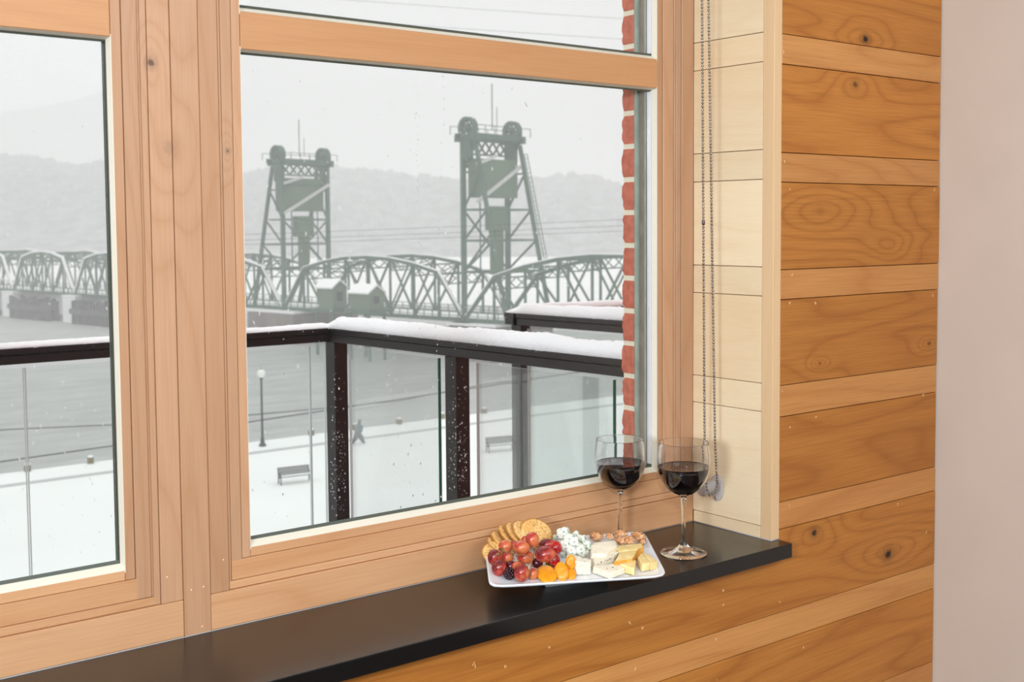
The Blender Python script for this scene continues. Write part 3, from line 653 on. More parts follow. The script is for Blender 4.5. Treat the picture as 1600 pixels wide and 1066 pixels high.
def tower(s0, sg, vs_, sb):      # sg: direction away from the lift span along ub
    def BP(s, wv, z): return BP0(s, wv, DZ+(z-DZ)*vs_ if z > DZ else z)
    def leg(nm_, s_a, za, s_b, zb, wv, wd):
        return MB().bar(BP(s_a, wv, za), BP(s_b, wv, zb), wd, wd)
    tw = leg('leg', s0, DZ-.5, s0, 13.2, -HW, .55).build('tower_leg', M_GREEN, BR)
    leg('', s0, DZ-.5, s0, 13.2, HW, .55).build('tower_leg', M_GREEN, BR)
    zt, zb = 12.2, DZ; o0, o1 = 2.2*sg, 7.2*sg
    for wv in (-HW, HW): leg('', s0+o1, zb, s0+o0, zt, wv, .42).build('tower_leg', M_GREEN, BR)
    lv = [DZ+6.2, -.4, 3.6, 8.4, 12.6]
    off = lambda z: o1+(o0-o1)*(z-zb)/(zt-zb)
    def br(a, b, wd=.24, nm_='tower_brace'): MB().bar(a, b, wd, wd).build(nm_, M_GREEN, BR)
    for wv in (-HW, HW):
        for z in lv: br(BP(s0, wv, z), BP(s0+off(z), wv, z))
        for za, zb_ in zip(lv, lv[1:]): br(BP(s0, wv, za), BP(s0+off(zb_), wv, zb_), .22)
    for z in lv[:3]+lv[-1:]:
        br(BP(s0, -HW, z), BP(s0, HW, z), .28); br(BP(s0+off(z), -HW, z), BP(s0+off(z), HW, z), .22)
    for (za, zb_) in ((lv[0], lv[2]),):
        br(BP(s0, -HW, za), BP(s0, HW, zb_), .2); br(BP(s0, HW, za), BP(s0, -HW, zb_), .2)
    MB().bar(BP(s0+sb, -HW, 4.6), BP(s0+sb, HW, 9.4), .4).build('tower_brace', M_CONC, BR); MB().bar(BP(s0+sb, -HW, 9.4), BP(s0+sb, -.5, 10.6), .35).build('tower_brace', M_CONC, BR)
    # head platform, railing, sheaves
    MB().bar(BP(s0-.4*sg, -HW-.9, 13.0), BP(s0-.4*sg, HW+.9, 13.0), .3, .7).build('head_beam', M_GREEN, BR)
    MB().bar(BP(s0+2.3*sg, -HW-.9, 13.0), BP(s0+2.3*sg, HW+.9, 13.0), .3, .7).build('head_beam', M_GREEN, BR)
    for wv in (-HW, HW): MB().bar(BP(s0-1.2*sg, wv, 12.7), BP(s0+3.0*sg, wv, 12.7), .6, .7).build('head_beam', M_GREEN, BR)
    lat = MB()
    for i in range(6):
        a = -HW+i*HW*2/6; b = a+HW*2/6
        lat.bar(BP(s0, a, 12.5), BP(s0, b, 10.8), .2); lat.bar(BP(s0, a, 10.8), BP(s0, b, 12.5), .2)
    lat.bar(BP(s0, -HW, 10.8), BP(s0, HW, 10.8), .22); lat.build('lattice_beam', M_GREEN, BR)
    rl_ = MB()
    for sv in (-1.2, 3.2):
        rl_.bar(BP(s0+sv*sg, -HW-1, 14.3), BP(s0+sv*sg, HW+1, 14.3), .08)
        for i in range(7): wv = -HW-1+i*(2*HW+2)/6; rl_.bar(BP(s0+sv*sg, wv, 13.2), BP(s0+sv*sg, wv, 14.3), .07)
    rl_.build('platform_rail', M_GREEN, BR)
    for wv in (-HW, HW):
        Mr = Matrix((ub, Vector((0, 0, 1)), nb)).transposed()
        c = BP(s0+.9*sg, wv, 14.05)
        sh_ = MB().lathe([(.95, -.32), (1.25, -.42), (1.38, -.42), (1.38, -.3), (1.27, -.2), (1.27, .2), (1.38, .3), (1.38, .42), (1.25, .42), (.95, .32), (.95, -.32)], c, 28, Mr)
        for k in range(8):
            a = math.pi*2*k/8; d = ub*math.cos(a)+Vector((0, 0, math.sin(a))); sh_.bar(c, c+d*1.05, .22)
        sh_.lathe([(0, -.45), (.3, -.45), (.3, .45), (0, .45)], c, 12, Mr)
        sh_.build('sheave_wheel', M_GREEN, BR)
        MB().bar(c-Vector((0, 0, 1.1)), c-Vector((0, 0, 3.9)), 1.4, .5, up=tuple(nb)).build('cable_hanger', M_GREEN, BR)
    MB().bar(BP(s0+1.2*sg, 0, 14), BP(s0+1.2*sg, 0, 20), .10).bar(BP(s0+1.2*sg, .9, 14), BP(s0+1.2*sg, .9, 17), .07).build('mast', M_GREEN, BR)
    # counterweight between the legs
    cwt = MB().bar(BP(s0+1.3*sg, -HW+.35, 7.65), BP(s0+1.3*sg, HW-.35, 7.65), 1.7, 4.9).build('counterweight', M_GREEN2, BR, bevel=.1)
    MB().bar(BP(s0+.3*sg, -HW+.2, 9.2), BP(s0+.3*sg, HW-.2, 9.2), .2, .45).build('counterweight_band', M_GREEN, BR)
    MB().bar(BP(s0+1.3*sg, -.95, 2.5), BP(s0+1.3*sg, 2.1, 2.5), 1.2, 3.1).build('machine_box', M_GREEN2, BR)
    MB().bar(BP(s0+1.3*sg, .6, 1.0), BP(s0+1.3*sg, .6, -4.9), 1.3, 1.3).build('machine_column', M_GREEN2, BR)
    for wv in (-2.0, 2.9): MB().bar(BP(s0+.8*sg, wv, 5.3), BP(s0+.8*sg, wv, -5), .14).build('guide_rail', M_GREEN, BR)
    lad = MB(); a0 = BP(s0+o0+.5*sg, HW+.3, 11); a1 = BP(s0+off(-4)+.5*sg, HW+.3, -4)
    lad.bar(a0, a1, .08); lad.bar(a0+ub*.5*sg, a1+ub*.5*sg, .08)
    for k in range(24): lad.bar(a0.lerp(a1, k/24), a0.lerp(a1, k/24)+ub*.5*sg, .06)
    lad.build('ladder', M_GREEN, BR)
tower(0, -1, .985, -2.45); tower(SL, 1, .915, -.35)
def span(s0, s1, n, zmid, zend=-4.75, snowy=.12):
    L = (s1-s0)/n
    def top(i): u = abs(i-n/2)/(n/2-1) if n > 2 else 0; return zmid+(zend-zmid)*min(1, u)**2.0
    for wv in (-HW, HW):
        tc_ = MB(); pts = [BP(s0+L*i, wv, top(i)) for i in range(1, n)]
        for a, b in zip(pts, pts[1:]): tc_.bar(a, b, .42, .42)
        tc_.build('top_chord', M_GREEN, BR)
        sn = MB(); allp = [BP(s0, wv, DZ)]+pts+[BP(s1, wv, DZ)]
        for a, b in zip(allp, allp[1:]): sn.bar(a+Vector((0, 0, .28)), b+Vector((0, 0, .28)), .44, snowy)
        tag(sn.build('snow_strip', M_SNOW, BR), 'snow lying on the top chord')
        MB().bar(BP(s0, wv, DZ), BP(s1, wv, DZ), .4, .5).build('bottom_chord', M_GREEN, BR)
        for i in range(1, n): MB().bar(BP(s0+L*i, wv, DZ), BP(s0+L*i, wv, top(i)), .26).build('truss_post', M_GREEN, BR)
        MB().bar(BP(s0, wv, DZ), pts[0], .42).build('end_post', M_GREEN, BR); MB().bar(BP(s1, wv, DZ), pts[-1], .42).build('end_post', M_GREEN, BR)
        for i in range(1, n-1):
            a, b = (i, i+1) if i >= n/2 else (i+1, i)
            MB().bar(BP(s0+L*a, wv, DZ) if True else 0, BP(s0+L*b, wv, top(b)), .24).build('truss_diagonal', M_GREEN, BR)
            if abs(i+.5-n/2) <= 1.1: MB().bar(BP(s0+L*b, wv, DZ), BP(s0+L*a, wv, top(a)), .2).build('truss_diagonal', M_GREEN, BR)
    lt_ = MB()
    for i in range(1, n):
        z = top(i); a = BP(s0+L*i, -HW, z-.1); b = BP(s0+L*i, HW, z-.1); lt_.bar(a, b, .2); a2 = a-Vector((0, 0, 1.4)); b2 = b-Vector((0, 0, 1.4)); lt_.bar(a2, b2, .16)
        for k in range(4): lt_.bar(a.lerp(b, k/4), a2.lerp(b2, (k+1)/4), .11); lt_.bar(a2.lerp(b2, k/4), a.lerp(b, (k+1)/4), .11)
        if i < n-1: c = BP(s0+L*(i+1), HW, top(i+1)-.1); lt_.bar(a, c, .13)
    lt_.build('sway_bracing', M_GREEN, BR)
    dk = MB().bar(BP(s0, 0, DZ-.15), BP(s1, 0, DZ-.15), HW*2-.4, .35); dk.build('road_deck', M_GREEN, BR)
    MB().bar(BP(s0, 0, DZ+.08), BP(s1, 0, DZ+.08), HW*2-1, .1).build('road_snow', M_SNOW, BR)
    gd = MB()
    for wv in (-HW-1.2, HW-.5):
        gd.bar(BP(s0, wv, DZ+1.1), BP(s1, wv, DZ+1.1), .1); gd.bar(BP(s0, wv, DZ+.6), BP(s1, wv, DZ+.6), .08)
        for i in range(n*3+1): q_ = BP(s0+(s1-s0)*i/(n*3), wv, DZ); gd.bar(q_, q_+Vector((0, 0, 1.1)), .1)
    gd.build('guard_rail', M_GREEN, BR)
span(0, SL, 8, -2.9); span(-46, 0, 9, -2.2, -5.1); span(-92, -46.5, 9, -2.4)
span(SL+.5, 73.2, 8, -3.1, snowy=.3)
for k in range(6): span(73.7+k*23, 96.5+k*23, 6, -3.2, -4.3, snowy=.34)
def pier(s, mt, wd=3.2, hw=5.6, ztop=DZ-.6):
    a = BP(s, -hw, 0); b = BP(s, hw, 0); zc_ = (WZ-1+ztop)/2
    MB().bar(Vector((a.x, a.y, zc_)), Vector((b.x, b.y, zc_)), wd, ztop-WZ+1).build('pier', mt, BR, bevel=.2)
    MB().bar(Vector((a.x, a.y, ztop+.15)), Vector((b.x, b.y, ztop+.15)), wd+.2, .3).build('snow_strip', M_SNOW, BR)
pier(0, M_STONE); pier(-2.5, M_STONE, 8, 5.8); pier(SL+1, M_STONE, 11, 6.2); pier(-46.2, M_CONC)
for k in range(7): pier(73.4+k*23, M_CONC2, 4.6, 5.6, DZ-.4)
# dark timber fenders on the water near the far piers
M_TIMB = plain('dark_fender_timber', (.14, .14, .145), .9, noise_amt=.4, nscale=1)
for i, (s, ln) in enumerate(((62, 12), (86.5, 15), (109.5, 15), (132.5, 15))):
    fd = empty('timber_fender', BP(s, -HW-2.5, WZ)); fd.location = (0, 0, 0)
    tag(fd, 'dark timber fender in the river under the truss bridge, '+('nearest the left tower', 'second from the left tower', 'third from the left tower', 'farthest from the towers')[i], 'fender', 'timber fenders in the river')
    for r_ in range(2):
        b = MB()
        for k in range(int(ln/1.0)):
            q_ = BP(s-ln/2+k*1.0, -HW-2.2+r_*1.6, WZ-1); h_ = 5.0+random.uniform(-.8, .4); b.bar(q_, q_+Vector((0, 0, h_)), .62)
        b.build('piling', M_TIMB, fd)
        MB().bar(BP(s-ln/2, -HW-2.3+r_*1.6, WZ+2.2), BP(s+ln/2, -HW-2.3+r_*1.6, WZ+2.2), .5, .9).build('waler', M_TIMB, fd)
# control cabins beside the lift span
M_CAB = plain('cabin_green', (.14, .21, .14), .8, noise_amt=.15, nscale=2); M_WIN = plain('cabin_window', (.05, .07, .07), .2)
def cabin(px0, px1, pt, pe, pb, dep, label, flip):
    c = W(((px0+px1)/2-CX)/F*dep, dep, 0); wdt = (px1-px0)*dep/F
    zb = CAM.z-(pb-hz(px0))/F*dep; ze = CAM.z-(pe-hz(px0))/F*dep; zt = CAM.z-(pt-hz(px0))/F*dep
    root = empty('bridge_cabin', (c.x, c.y, zb), label, 'cabin'); ang = math.atan2(ub.y, ub.x); root.rotation_euler.z = ang
    l, d_ = wdt*.50, wdt*.36; h = ze-zb; rh = zt-ze
    part(MB().box(-l, l, -d_, d_, 0, h).add([(-l, -d_, h), (-l, d_, h), (-l, 0, h+rh*.92), (l, -d_, h), (l, d_, h), (l, 0, h+rh*.92)], [(0, 1, 2), (5, 4, 3), (0, 2, 5, 3), (1, 4, 5, 2), (0, 3, 4, 1)]), 'cabin_wall', M_CAB, root)
    for sg in (-1, 1):
        rf = MB().add([(-l-.2, sg*(d_+.25), h-.12), (l+.2, sg*(d_+.25), h-.12), (l+.2, 0, h+rh), (-l-.2, 0, h+rh), (-l-.2, sg*(d_+.25), h+.10), (l+.2, sg*(d_+.25), h+.10), (l+.2, 0, h+rh+.22), (-l-.2, 0, h+rh+.22)],
                      [(0, 1, 2, 3), (7, 6, 5, 4), (0, 4, 5, 1), (1, 5, 6, 2), (2, 6, 7, 3), (3, 7, 4, 0)]); part(rf, 'roof_slope', M_SNOW, root)
    for sx in (-1, 1):
        part(MB().box(sx*l-.03, sx*l+.03, -.5, .5, h*.35, h*.8), 'window', M_WIN, root)
    for k in (-.45, .45): part(MB().box(k*l-.45, k*l+.45, -d_-.03, -d_+.03, h*.35, h*.8), 'window', M_WIN, root)
    part(MB().box(-l-.5, l+.5, -d_-.5, d_+.5, -.5, 0), 'platform', M_GREEN, root)
    for sx in (-1, 1):
        for sy in (-1, 1): part(MB().bar((sx*l, sy*d_, -.4), (sx*l, sy*d_, WZ-zb-.5), .3), 'stilt', M_GREEN, root)
    return root
cabin(499, 537, 438, 449, 481, 152, 'green gabled control cabin with snowy roof on the bridge, taller left one', 0)
cabin(551, 595, 446, 457, 482, 146, 'green gabled control cabin with snowy roof on the bridge, lower right one', 1)

# ================================================================ wine glasses
def glass_mat():
    mt, nt, p = newmat('clear_glass'); p.inputs['Base Color'].default_value = (1, 1, 1, 1); p.inputs['Transmission Weight'].default_value = 1
    p.inputs['Roughness'].default_value = 0; p.inputs['IOR'].default_value = 1.46; return mt
M_GLASS = glass_mat()
M_WINE, nt, p = newmat('red_wine'); p.inputs['Base Color'].default_value = (.006, .0004, .0012, 1); p.inputs['Roughness'].default_value = .03; p.inputs['Specular IOR Level'].default_value = .3
p.inputs['IOR'].default_value = 1.34
def wineglass(c, label, sc_=1.0):
    t = empty('wine_glass', c, label, 'wine glass', 'red wine glasses on the window sill')
    # outer bowl profile (r,z) from stem top to rim
    bowl = [(.0062, .1085), (.012, .1105), (.022, .1155), (.033, .1245), (.0415, .1365), (.0468, .150), (.0490, .163), (.0492, .174), (.0483, .188), (.0468, .200), (.0460, .208)]
    inner = [(max(0.0, r-.0011), z+.0005 if i > 2 else z+.002) for i, (r, z) in enumerate(bowl)]
    inner[0] = (0, .1118); inner[1] = (.010, .1125)
    inner[-1] = (bowl[-1][0]-.0010, .2078)
    stem = [(0, .0004), (.0430, .0004), (.0435, .0012), (.0430, .0022), (.034, .0034), (.022, .0058), (.0125, .0105), (.0080, .0165), (.0072, .020), (.0060, .0215), (.0066, .023), (.0052, .027), (.0041, .040), (.0038, .060), (.0041, .080), (.0050, .097)]
    prof = stem+bowl+[(.04598, .2083), (.04585, .20855), (.04555, .2087), (.0452, .20855), (.04505, .2083)]+inner[::-1]
    k = lambda L: [(r*sc_, z*sc_) for r, z in L]
    g = MB().lathe(k(prof), n=64); o = g.build('glass_body', M_GLASS, t); o.location = (0, 0, 0)
    lev = .1625; wp = [(0, .1121)]
    for (r, z) in inner[1:]:
        if z < lev: wp.append((max(0, r-.0003), z+.0004))
    r_at = .0475
    wp += [(r_at, lev+.0006), (r_at-.001, lev-.0001), (r_at-.004, lev-.0005), (0, lev-.0005)]
    o = MB().lathe(k(wp), n=64).build('red_wine', M_WINE, t); o.location = (0, 0, 0); tag(o, 'dark red wine half filling the bowl')
    return t
gq = atz(1068, 865, SZ); wineglass(Vector((gq.x, gq.y, SZ+.0004)), 'glass of red wine alone in the sill corner, farthest right')
gq = atz(967, 852.5, SZ); wineglass(Vector((gq.x, gq.y-.004, SZ+.0004)), 'glass of red wine behind the plate, with the window behind its bowl', .985)

# ================================================================ bead chain and tensioner
M_CHAIN = plain('nickel_chain', (.36, .32, .29), .2, metal=1.)
def P3(x, y, X): return atx(x, y, X)
cx_ = lambda y: 1.585+(1.622-1.585)*max(0, y)/690.
Ls = [atx(1097+(1101-1097)*(y/690.), y, cx_(y)) for y in (-160, 0, 200, 400, 600, 690)]
path = Ls+[atx(1102, 730, 1.622), atx(1103, 752, 1.623), atx(1105, 765, 1.625), atx(1109, 774, 1.628), atx(1113, 773, 1.633), atx(1118, 766, 1.640), atx(1121, 757, 1.640), atx(1119.5, 735, 1.634)]
path += [atx(1107+(1118-1107)*(y/735.), y, cx_(y)+.006*(y/735.)) for y in (690, 600, 400, 200, 0, -160)]
# resample at even spacing
def resample(pts, step):
    out = [pts[0].copy()]; acc = 0
    for a, b in zip(pts, pts[1:]):
        L = (b-a).length; d = step-acc
        while d <= L: out.append(a.lerp(b, d/L)); d += step
        acc = L-(d-step)
    return out
chp = resample(path, .0064)
ch = empty('bead_chain', (chp[0].x, chp[0].y, chp[0].z), 'looped metal ball chain of the window blind hanging beside the alcove wall', 'chain')
cm = MB(); n0 = None
for q in chp: cm.ball(q, .0027, 8, 6)
tag(cm.build('bead', M_CHAIN, ch), kind='stuff')
MB().tube(chp, .0005, 4).build('cord', M_CHAIN, ch)
q = atx(1099, 348, cx_(348)); MB().lathe([(0, -.005), (.0026, -.005), (.0032, -.002), (.0032, .002), (.0026, .005), (0, .005)], q, 12).build('connector', plain('dark_connector', (.10, .08, .08), .3, metal=.6), ch)
mt = thin_glass('clear_plastic', (.97, .94, .93), 2.0, .06, haze=.38, hcol=(.95, .88, .85)); M_PLAST = mt
tc_ = atx(1122, 762, 1.6725); xw = rvx(tc_.y)
tn = empty('chain_tensioner', (xw, tc_.y, tc_.z), 'clear plastic chain guide screwed to the alcove wall, holding the chain loop', 'chain guide')
Mx = Matrix(((0, 0, -1), (0, 1, 0), (1, 0, 0)))
def oval(rz, ry, h0, h1, cy=0, cz=0):
    vs = []; n = 28
    for h, k in ((h0, 1), (h1*.8, .97), (h1, .82)):
        vs += [(xw-h, tc_.y+cy+ry*k*math.cos(2*math.pi*i/n), tc_.z+cz+rz*k*math.sin(2*math.pi*i/n)) for i in range(n)]
    fs = [tuple(range(n)), tuple(range(2*n, 3*n))[::-1]]+[(j*n+i, j*n+(i+1) % n, (j+1)*n+(i+1) % n, (j+1)*n+i)[::-1] for j in range(2) for i in range(n)]
    return vs, fs
MB().add(*oval(.0275, .0175, .0003, .006)).build('back_plate', M_PLAST, tn)
MB().add(*oval(.013, .012, .006, .040, .006, .002)).build('wheel_housing', M_PLAST, tn)
MB().ball((xw-.038, tc_.y+.006, tc_.z+.003), (.006, .016, .016), 20, 12).build('guide_wheel', M_PLAST, tn)
MB().lathe([(0, .0), (.0032, 0), (.0036, .001), (.002, .0022), (0, .0024)], (xw-.0062, tc_.y-.001, tc_.z-.019), 12, Mx).build('screw', M_CHAIN, tn)

# ================================================================ plate
cFL, cFR, cBR, cBL = atz(765, 916, .785), atz(1043, 899, .768), atz(1006, 829.5, .785), atz(757, 848, .8025)
PN = (cFR-cFL).cross(cBL-cFL).normalized()
PC = (cFL+cFR+cBR+cBL)/4
def PUV(u, v): return (cFL*(1-u)*(1-v)+cFR*(1+u)*(1-v)+cBR*(1+u)*(1+v)+cBL*(1-u)*(1+v))/4
E1 = (PUV(1, 0)-PUV(-1, 0)).normalized(); E2 = PN.cross(E1); PM = Matrix((E1, E2, PN)).transposed()
DISH = .006
def onp(px_, py_, h=0):      # point h above the plate's eating surface, seen at the photo point
    d = ray(px_, py_); o = PC-PN*(DISH)+PN*h; return CAM+d*((o-CAM).dot(PN)/d.dot(PN))
M_CHINA = plain('white_china', (.80, .80, .82), .18, coat=.4)
pl = empty('serving_plate', (PC.x, PC.y, SZ+.001), 'white rectangular china plate of cheese, fruit and crackers on the black sill', 'plate')
def ringp(s, dz, n=64, vert=None):
    out = []
    for i in range(n):
        a = 2*math.pi*i/n; c, s_ = math.cos(a), math.sin(a); k = (abs(c)**14+abs(s_)**14)**(-1/14.)
        # denser points near corners come from the superellipse itself
        q = PUV(c*k*s, s_*k*s)+PN*dz
        if vert is not None: q = Vector((q.x, q.y, vert))
        out.append(q)
    return out
prof = [(.0, -DISH), (.45, -DISH), (.80, -DISH), (.88, -DISH+.0008), (.955, -.0022), (.99, -.0002), (1.0, -.0006), (1.004, -.0022), (.995, -.0042), (.95, -.0068), (.86, -.0105), (.70, -.0125)]
n = 96; vs = []; fs = []
for s, dz in prof: vs += ringp(s if s else .001, dz, n)
K = len(prof)
for j in range(K-1):
    for i in range(n): fs.append((j*n+i, (j+1)*n+i, (j+1)*n+(i+1) % n, j*n+(i+1) % n)[::-1])
vs += ringp(.001, -.0125, n)
for i in range(n): fs.append(((K-1)*n+i, K*n+i, K*n+(i+1) % n, (K-1)*n+(i+1) % n)[::-1])
MB().add(vs, fs, True).build('dish', M_CHINA, pl)
vs = []; fs = []
rr = [ringp(.42, -.0124, n), ringp(.36, 0, n, SZ+.0005), ringp(.33, 0, n, SZ+.0005), ringp(.38, -.0124, n)]
for q in rr: vs += q
for j in range(3):
    for i in range(n): fs.append((j*n+i, (j+1)*n+i, (j+1)*n+(i+1) % n, j*n+(i+1) % n)[::-1])
o = MB().add(vs, fs, True).build('foot', M_CHINA, pl)
# ---------------------------------------------------------------- food materials
def grape_mat():
    mt, nt, p = newmat('grape_skin'); oi = N(nt, 'ShaderNodeObjectInfo'); tc = N(nt, 'ShaderNodeTexCoord')
    n_ = N(nt, 'ShaderNodeTexNoise', i_Scale=38.0, i_Detail=3.0); nt.links.new(tc.outputs['Object'], n_.inputs['Vector'])
    s = N(nt, 'ShaderNodeTexNoise', i_Scale=900.0, i_Detail=1.0); nt.links.new(tc.outputs['Object'], s.inputs['Vector'])
    f = math_(nt, 'ADD', n_.outputs['Fac'], math_(nt, 'MULTIPLY', math_(nt, 'SUBTRACT', oi.outputs['Random'], .5), .28))
    c = ramp(nt, f, [(.36, srgb(112, 22, 30)), (.50, srgb(176, 52, 44)), (.62, srgb(206, 112, 66))])
    c = mixc(nt, math_(nt, 'MULTIPLY', ramp(nt, s.outputs['Fac'], [(.6, 0), (.7, 1)]), .35), c, srgb(225, 170, 140))
    nt.links.new(c, p.inputs['Base Color']); p.inputs['Roughness'].default_value = .24; p.inputs['Subsurface Weight'].default_value = .25
    p.inputs['Subsurface Radius'].default_value = (.008, .003, .002); p.inputs['Subsurface Scale'].default_value = 1.0; return mt
M_GRAPE = grape_mat(); M_STEM = plain('grape_stem', srgb(150, 100, 58), .7, noise_amt=.3, nscale=200)
M_GRAPED = plain('dark_grape', srgb(96, 20, 34), .25, noise_amt=.4, nscale=60, coat=.3)
M_BERRY = plain('blackberry', (.030, .006, .012), .25)
def herb_mat(name, base, spot, sc1, lo, hi, rough=.6, bump=.4, base2=None, sss=.1):
    mt, nt, p = newmat(name); tc = N(nt, 'ShaderNodeTexCoord')
    a = N(nt, 'ShaderNodeTexNoise', i_Scale=float(sc1), i_Detail=3.0, i_Roughness=.6); nt.links.new(tc.outputs['Object'], a.inputs['Vector'])
    b = N(nt, 'ShaderNodeTexNoise', i_Scale=sc1*.22, i_Detail=2.0); nt.links.new(tc.outputs['Object'], b.inputs['Vector'])
    c0 = mixc(nt, ramp(nt, b.outputs['Fac'], [(.35, 0), (.65, 1)]), base, base2 or tuple(x*.86 for x in base))
    c = mixc(nt, ramp(nt, a.outputs['Fac'], [(lo, 0), (hi, 1)]), c0, spot)
    nt.links.new(c, p.inputs['Base Color']); p.inputs['Roughness'].default_value = rough
    bp = N(nt, 'ShaderNodeBump', i_Strength=bump, i_Distance=.0008); nt.links.new(a.outputs['Fac'], bp.inputs['Height']); nt.links.new(bp.outputs[0], p.inputs['Normal'])
    p.inputs['Subsurface Weight'].default_value = sss; p.inputs['Subsurface Radius'].default_value = (.004, .003, .002); p.inputs['Subsurface Scale'].default_value = 1.
    return mt
M_BLUE = herb_mat('blue_cheese', srgb(238, 236, 220), srgb(120, 140, 122), 105, .49, .62)
M_CRUMB = herb_mat('crumbly_cheese', srgb(240, 228, 205), srgb(176, 166, 150), 230, .60, .66)
M_BRIE = herb_mat('white_cheese', srgb(245, 232, 206), srgb(150, 140, 110), 120, .68, .72)
M_YEL = herb_mat('yellow_cheese', srgb(240, 208, 140), srgb(246, 218, 156), 60, .5, .6, bump=.1)
M_RIND = herb_mat('orange_rind', srgb(226, 158, 58), srgb(238, 180, 84), 80, .5, .6, bump=.2)
M_BRIND = herb_mat('herb_rind', srgb(232, 220, 198), srgb(60, 52, 40), 200, .58, .62)
M_NUT = herb_mat('candied_walnut', srgb(204, 134, 76), srgb(150, 84, 42), 190, .52, .64, rough=.3, bump=.8, base2=srgb(222, 172, 128))
M_CRK = herb_mat('cracker', srgb(234, 194, 130), srgb(206, 146, 76), 210, .5, .62, bump=.8, rough=.8, base2=srgb(224, 168, 94))
M_CRKE = plain('cracker_toasted_edge', srgb(204, 136, 58), .8, noise_amt=.3, nscale=150, bump=.5, bscale=400)
M_HOLE = plain('cracker_hole', srgb(140, 90, 44), .9)
M_HERB = plain('dried_herb', srgb(90, 86, 44), .9)
M_APR = plain('dried_apricot', srgb(246, 158, 22), .35, noise_amt=.22, nscale=120, bump=.25, bscale=160, sss=.3, ssr=(.01, .005, .001))
M_STRAW = plain('strawberry', srgb(186, 14, 22), .25, noise_amt=.3, nscale=120, coat=.3)
M_SEED = plain('strawberry_seed', srgb(226, 170, 90), .5); M_LEAF = plain('green_leaf', srgb(70, 104, 40), .6, noise_amt=.3, nscale=200)
Z3 = lambda x, y: (740+x/7.2727, 790+y/7.2727)
Z4 = lambda x, y: (860+x/8., 790+y/8.)
# ---------------------------------------------------------------- grapes
gr = [(290, 710, 80, 88, .014, 'large red grape at the lower left end of the bunch'),
      (236, 590, 72, 85, .024, 'red grape touching the leftmost cracker'),
      (360, 470, 74, 72, .037, 'red grape left of the round top grape, just under the crackers'),
      (542, 480, 90, 75, .042, 'round orange-red grape in the upper middle of the bunch'),
      (665, 392, 75, 84, .047, 'topmost red grape of the bunch, in front of the crackers'),
      (835, 440, 88, 58, .024, 'half-hidden orange-red grape beside the upper strawberry'),
      (812, 555, 110, 84, .040, 'largest oval orange-red grape, at the right of the bunch'),
      (545, 765, 82, 96, .017, 'glossy red grape at the bottom of the bunch'),
      (498, 728, 76, 84, .012, 'pink red grape peeking out behind the bottom grape'),
      (385, 592, 66, 70, .022, 'dusty dull red grape in the left middle of the bunch'),
      (592, 592, 94, 68, .024, 'dusty red grape under the round orange-red one'),
      (672, 780, 56, 62, .009, 'small dark red grape next to the leftmost apricot'),
      (722, 655, 62, 56, .014, 'small deep red grape below the largest oval grape'),
      (585, 392, 40, 44, .030, 'bit of red grape showing left of the topmost grape'),
      (455, 445, 44, 42, .030, 'bit of red grape showing between the two upper left grapes'),
      (425, 690, 62, 58, .012, 'dark purple grape low in the middle of the bunch')]
for i, (x, y, rx, ry, h, lb) in enumerate(gr):
    px_, py_ = Z3(x, y); q = onp(px_, py_, h); dep = (q-CAM).dot(cf); r = 1.08*math.sqrt(rx*ry)/7.2727*dep/F
    a = rx/math.sqrt(rx*ry); Mr = Matrix((cr, cf, cu)).transposed()
    t = MB(); t.ball(q, (r*a, r, r/a), 24, 16, M=Mr)
    o = t.build('grape', M_GRAPED if i in (12, 15) else M_GRAPE, None, origin=q); tag(o, lb, 'grape', 'grapes of the red bunch')
stm = empty('bunch_stalk', onp(*Z3(660, 640), .03), 'thin brown woody stalk running through the bunch of grapes', 'stalk')
def tb(pts, r, nm_='twig'): MB().tube([onp(*Z3(x, y), h) for x, y, h in pts], r, 7).build(nm_, M_STEM, stm)
tb([(690, 500, .052), (684, 560, .050), (660, 640, .045), (645, 720, .036), (635, 800, .026)], [.0011, .0010, .0010, .0011, .0014])
tb([(460, 610, .044), (430, 560, .047), (440, 520, .047), (490, 540, .046), (480, 580, .045)], .0010)
tb([(400, 545, .046), (330, 505, .050), (300, 500, .048), (345, 480, .055)], [.0012, .0016, .0020, .0010])
tb([(480, 570, .045), (560, 560, .040), (660, 590, .044)], .0009)
tb([(660, 640, .045), (610, 690, .040), (560, 690, .036)], .0008)
for x, y, h, r in ((320, 500, .049, .0032), (275, 555, .040, .0034), (440, 540, .047, .0040), (690, 480, .055, .0024), (665, 690, .036, .0022)):
    MB().ball(onp(*Z3(x, y), h), (r, r, r*.7), 10, 6, fn=lambda d: 1+.35*noise.noise(d*3)).build('stem_knot', M_STEM, stm)
# ---------------------------------------------------------------- blackberry
q = onp(*Z3(405, 775), .010); bb = MB()
for i in range(46):
    t_ = math.acos(1-2*(i+.5)/46); ph = i*2.39996; d = Vector((math.sin(t_)*math.cos(ph), math.sin(t_)*math.sin(ph), math.cos(t_)))
    bb.ball(q+Vector((d.x*.0075, d.y*.0075, d.z*.0085)), .0026, 7, 5)
tag(bb.build('blackberry', M_BERRY, origin=q), 'dark blackberry tucked under the lower left grapes', 'berry')
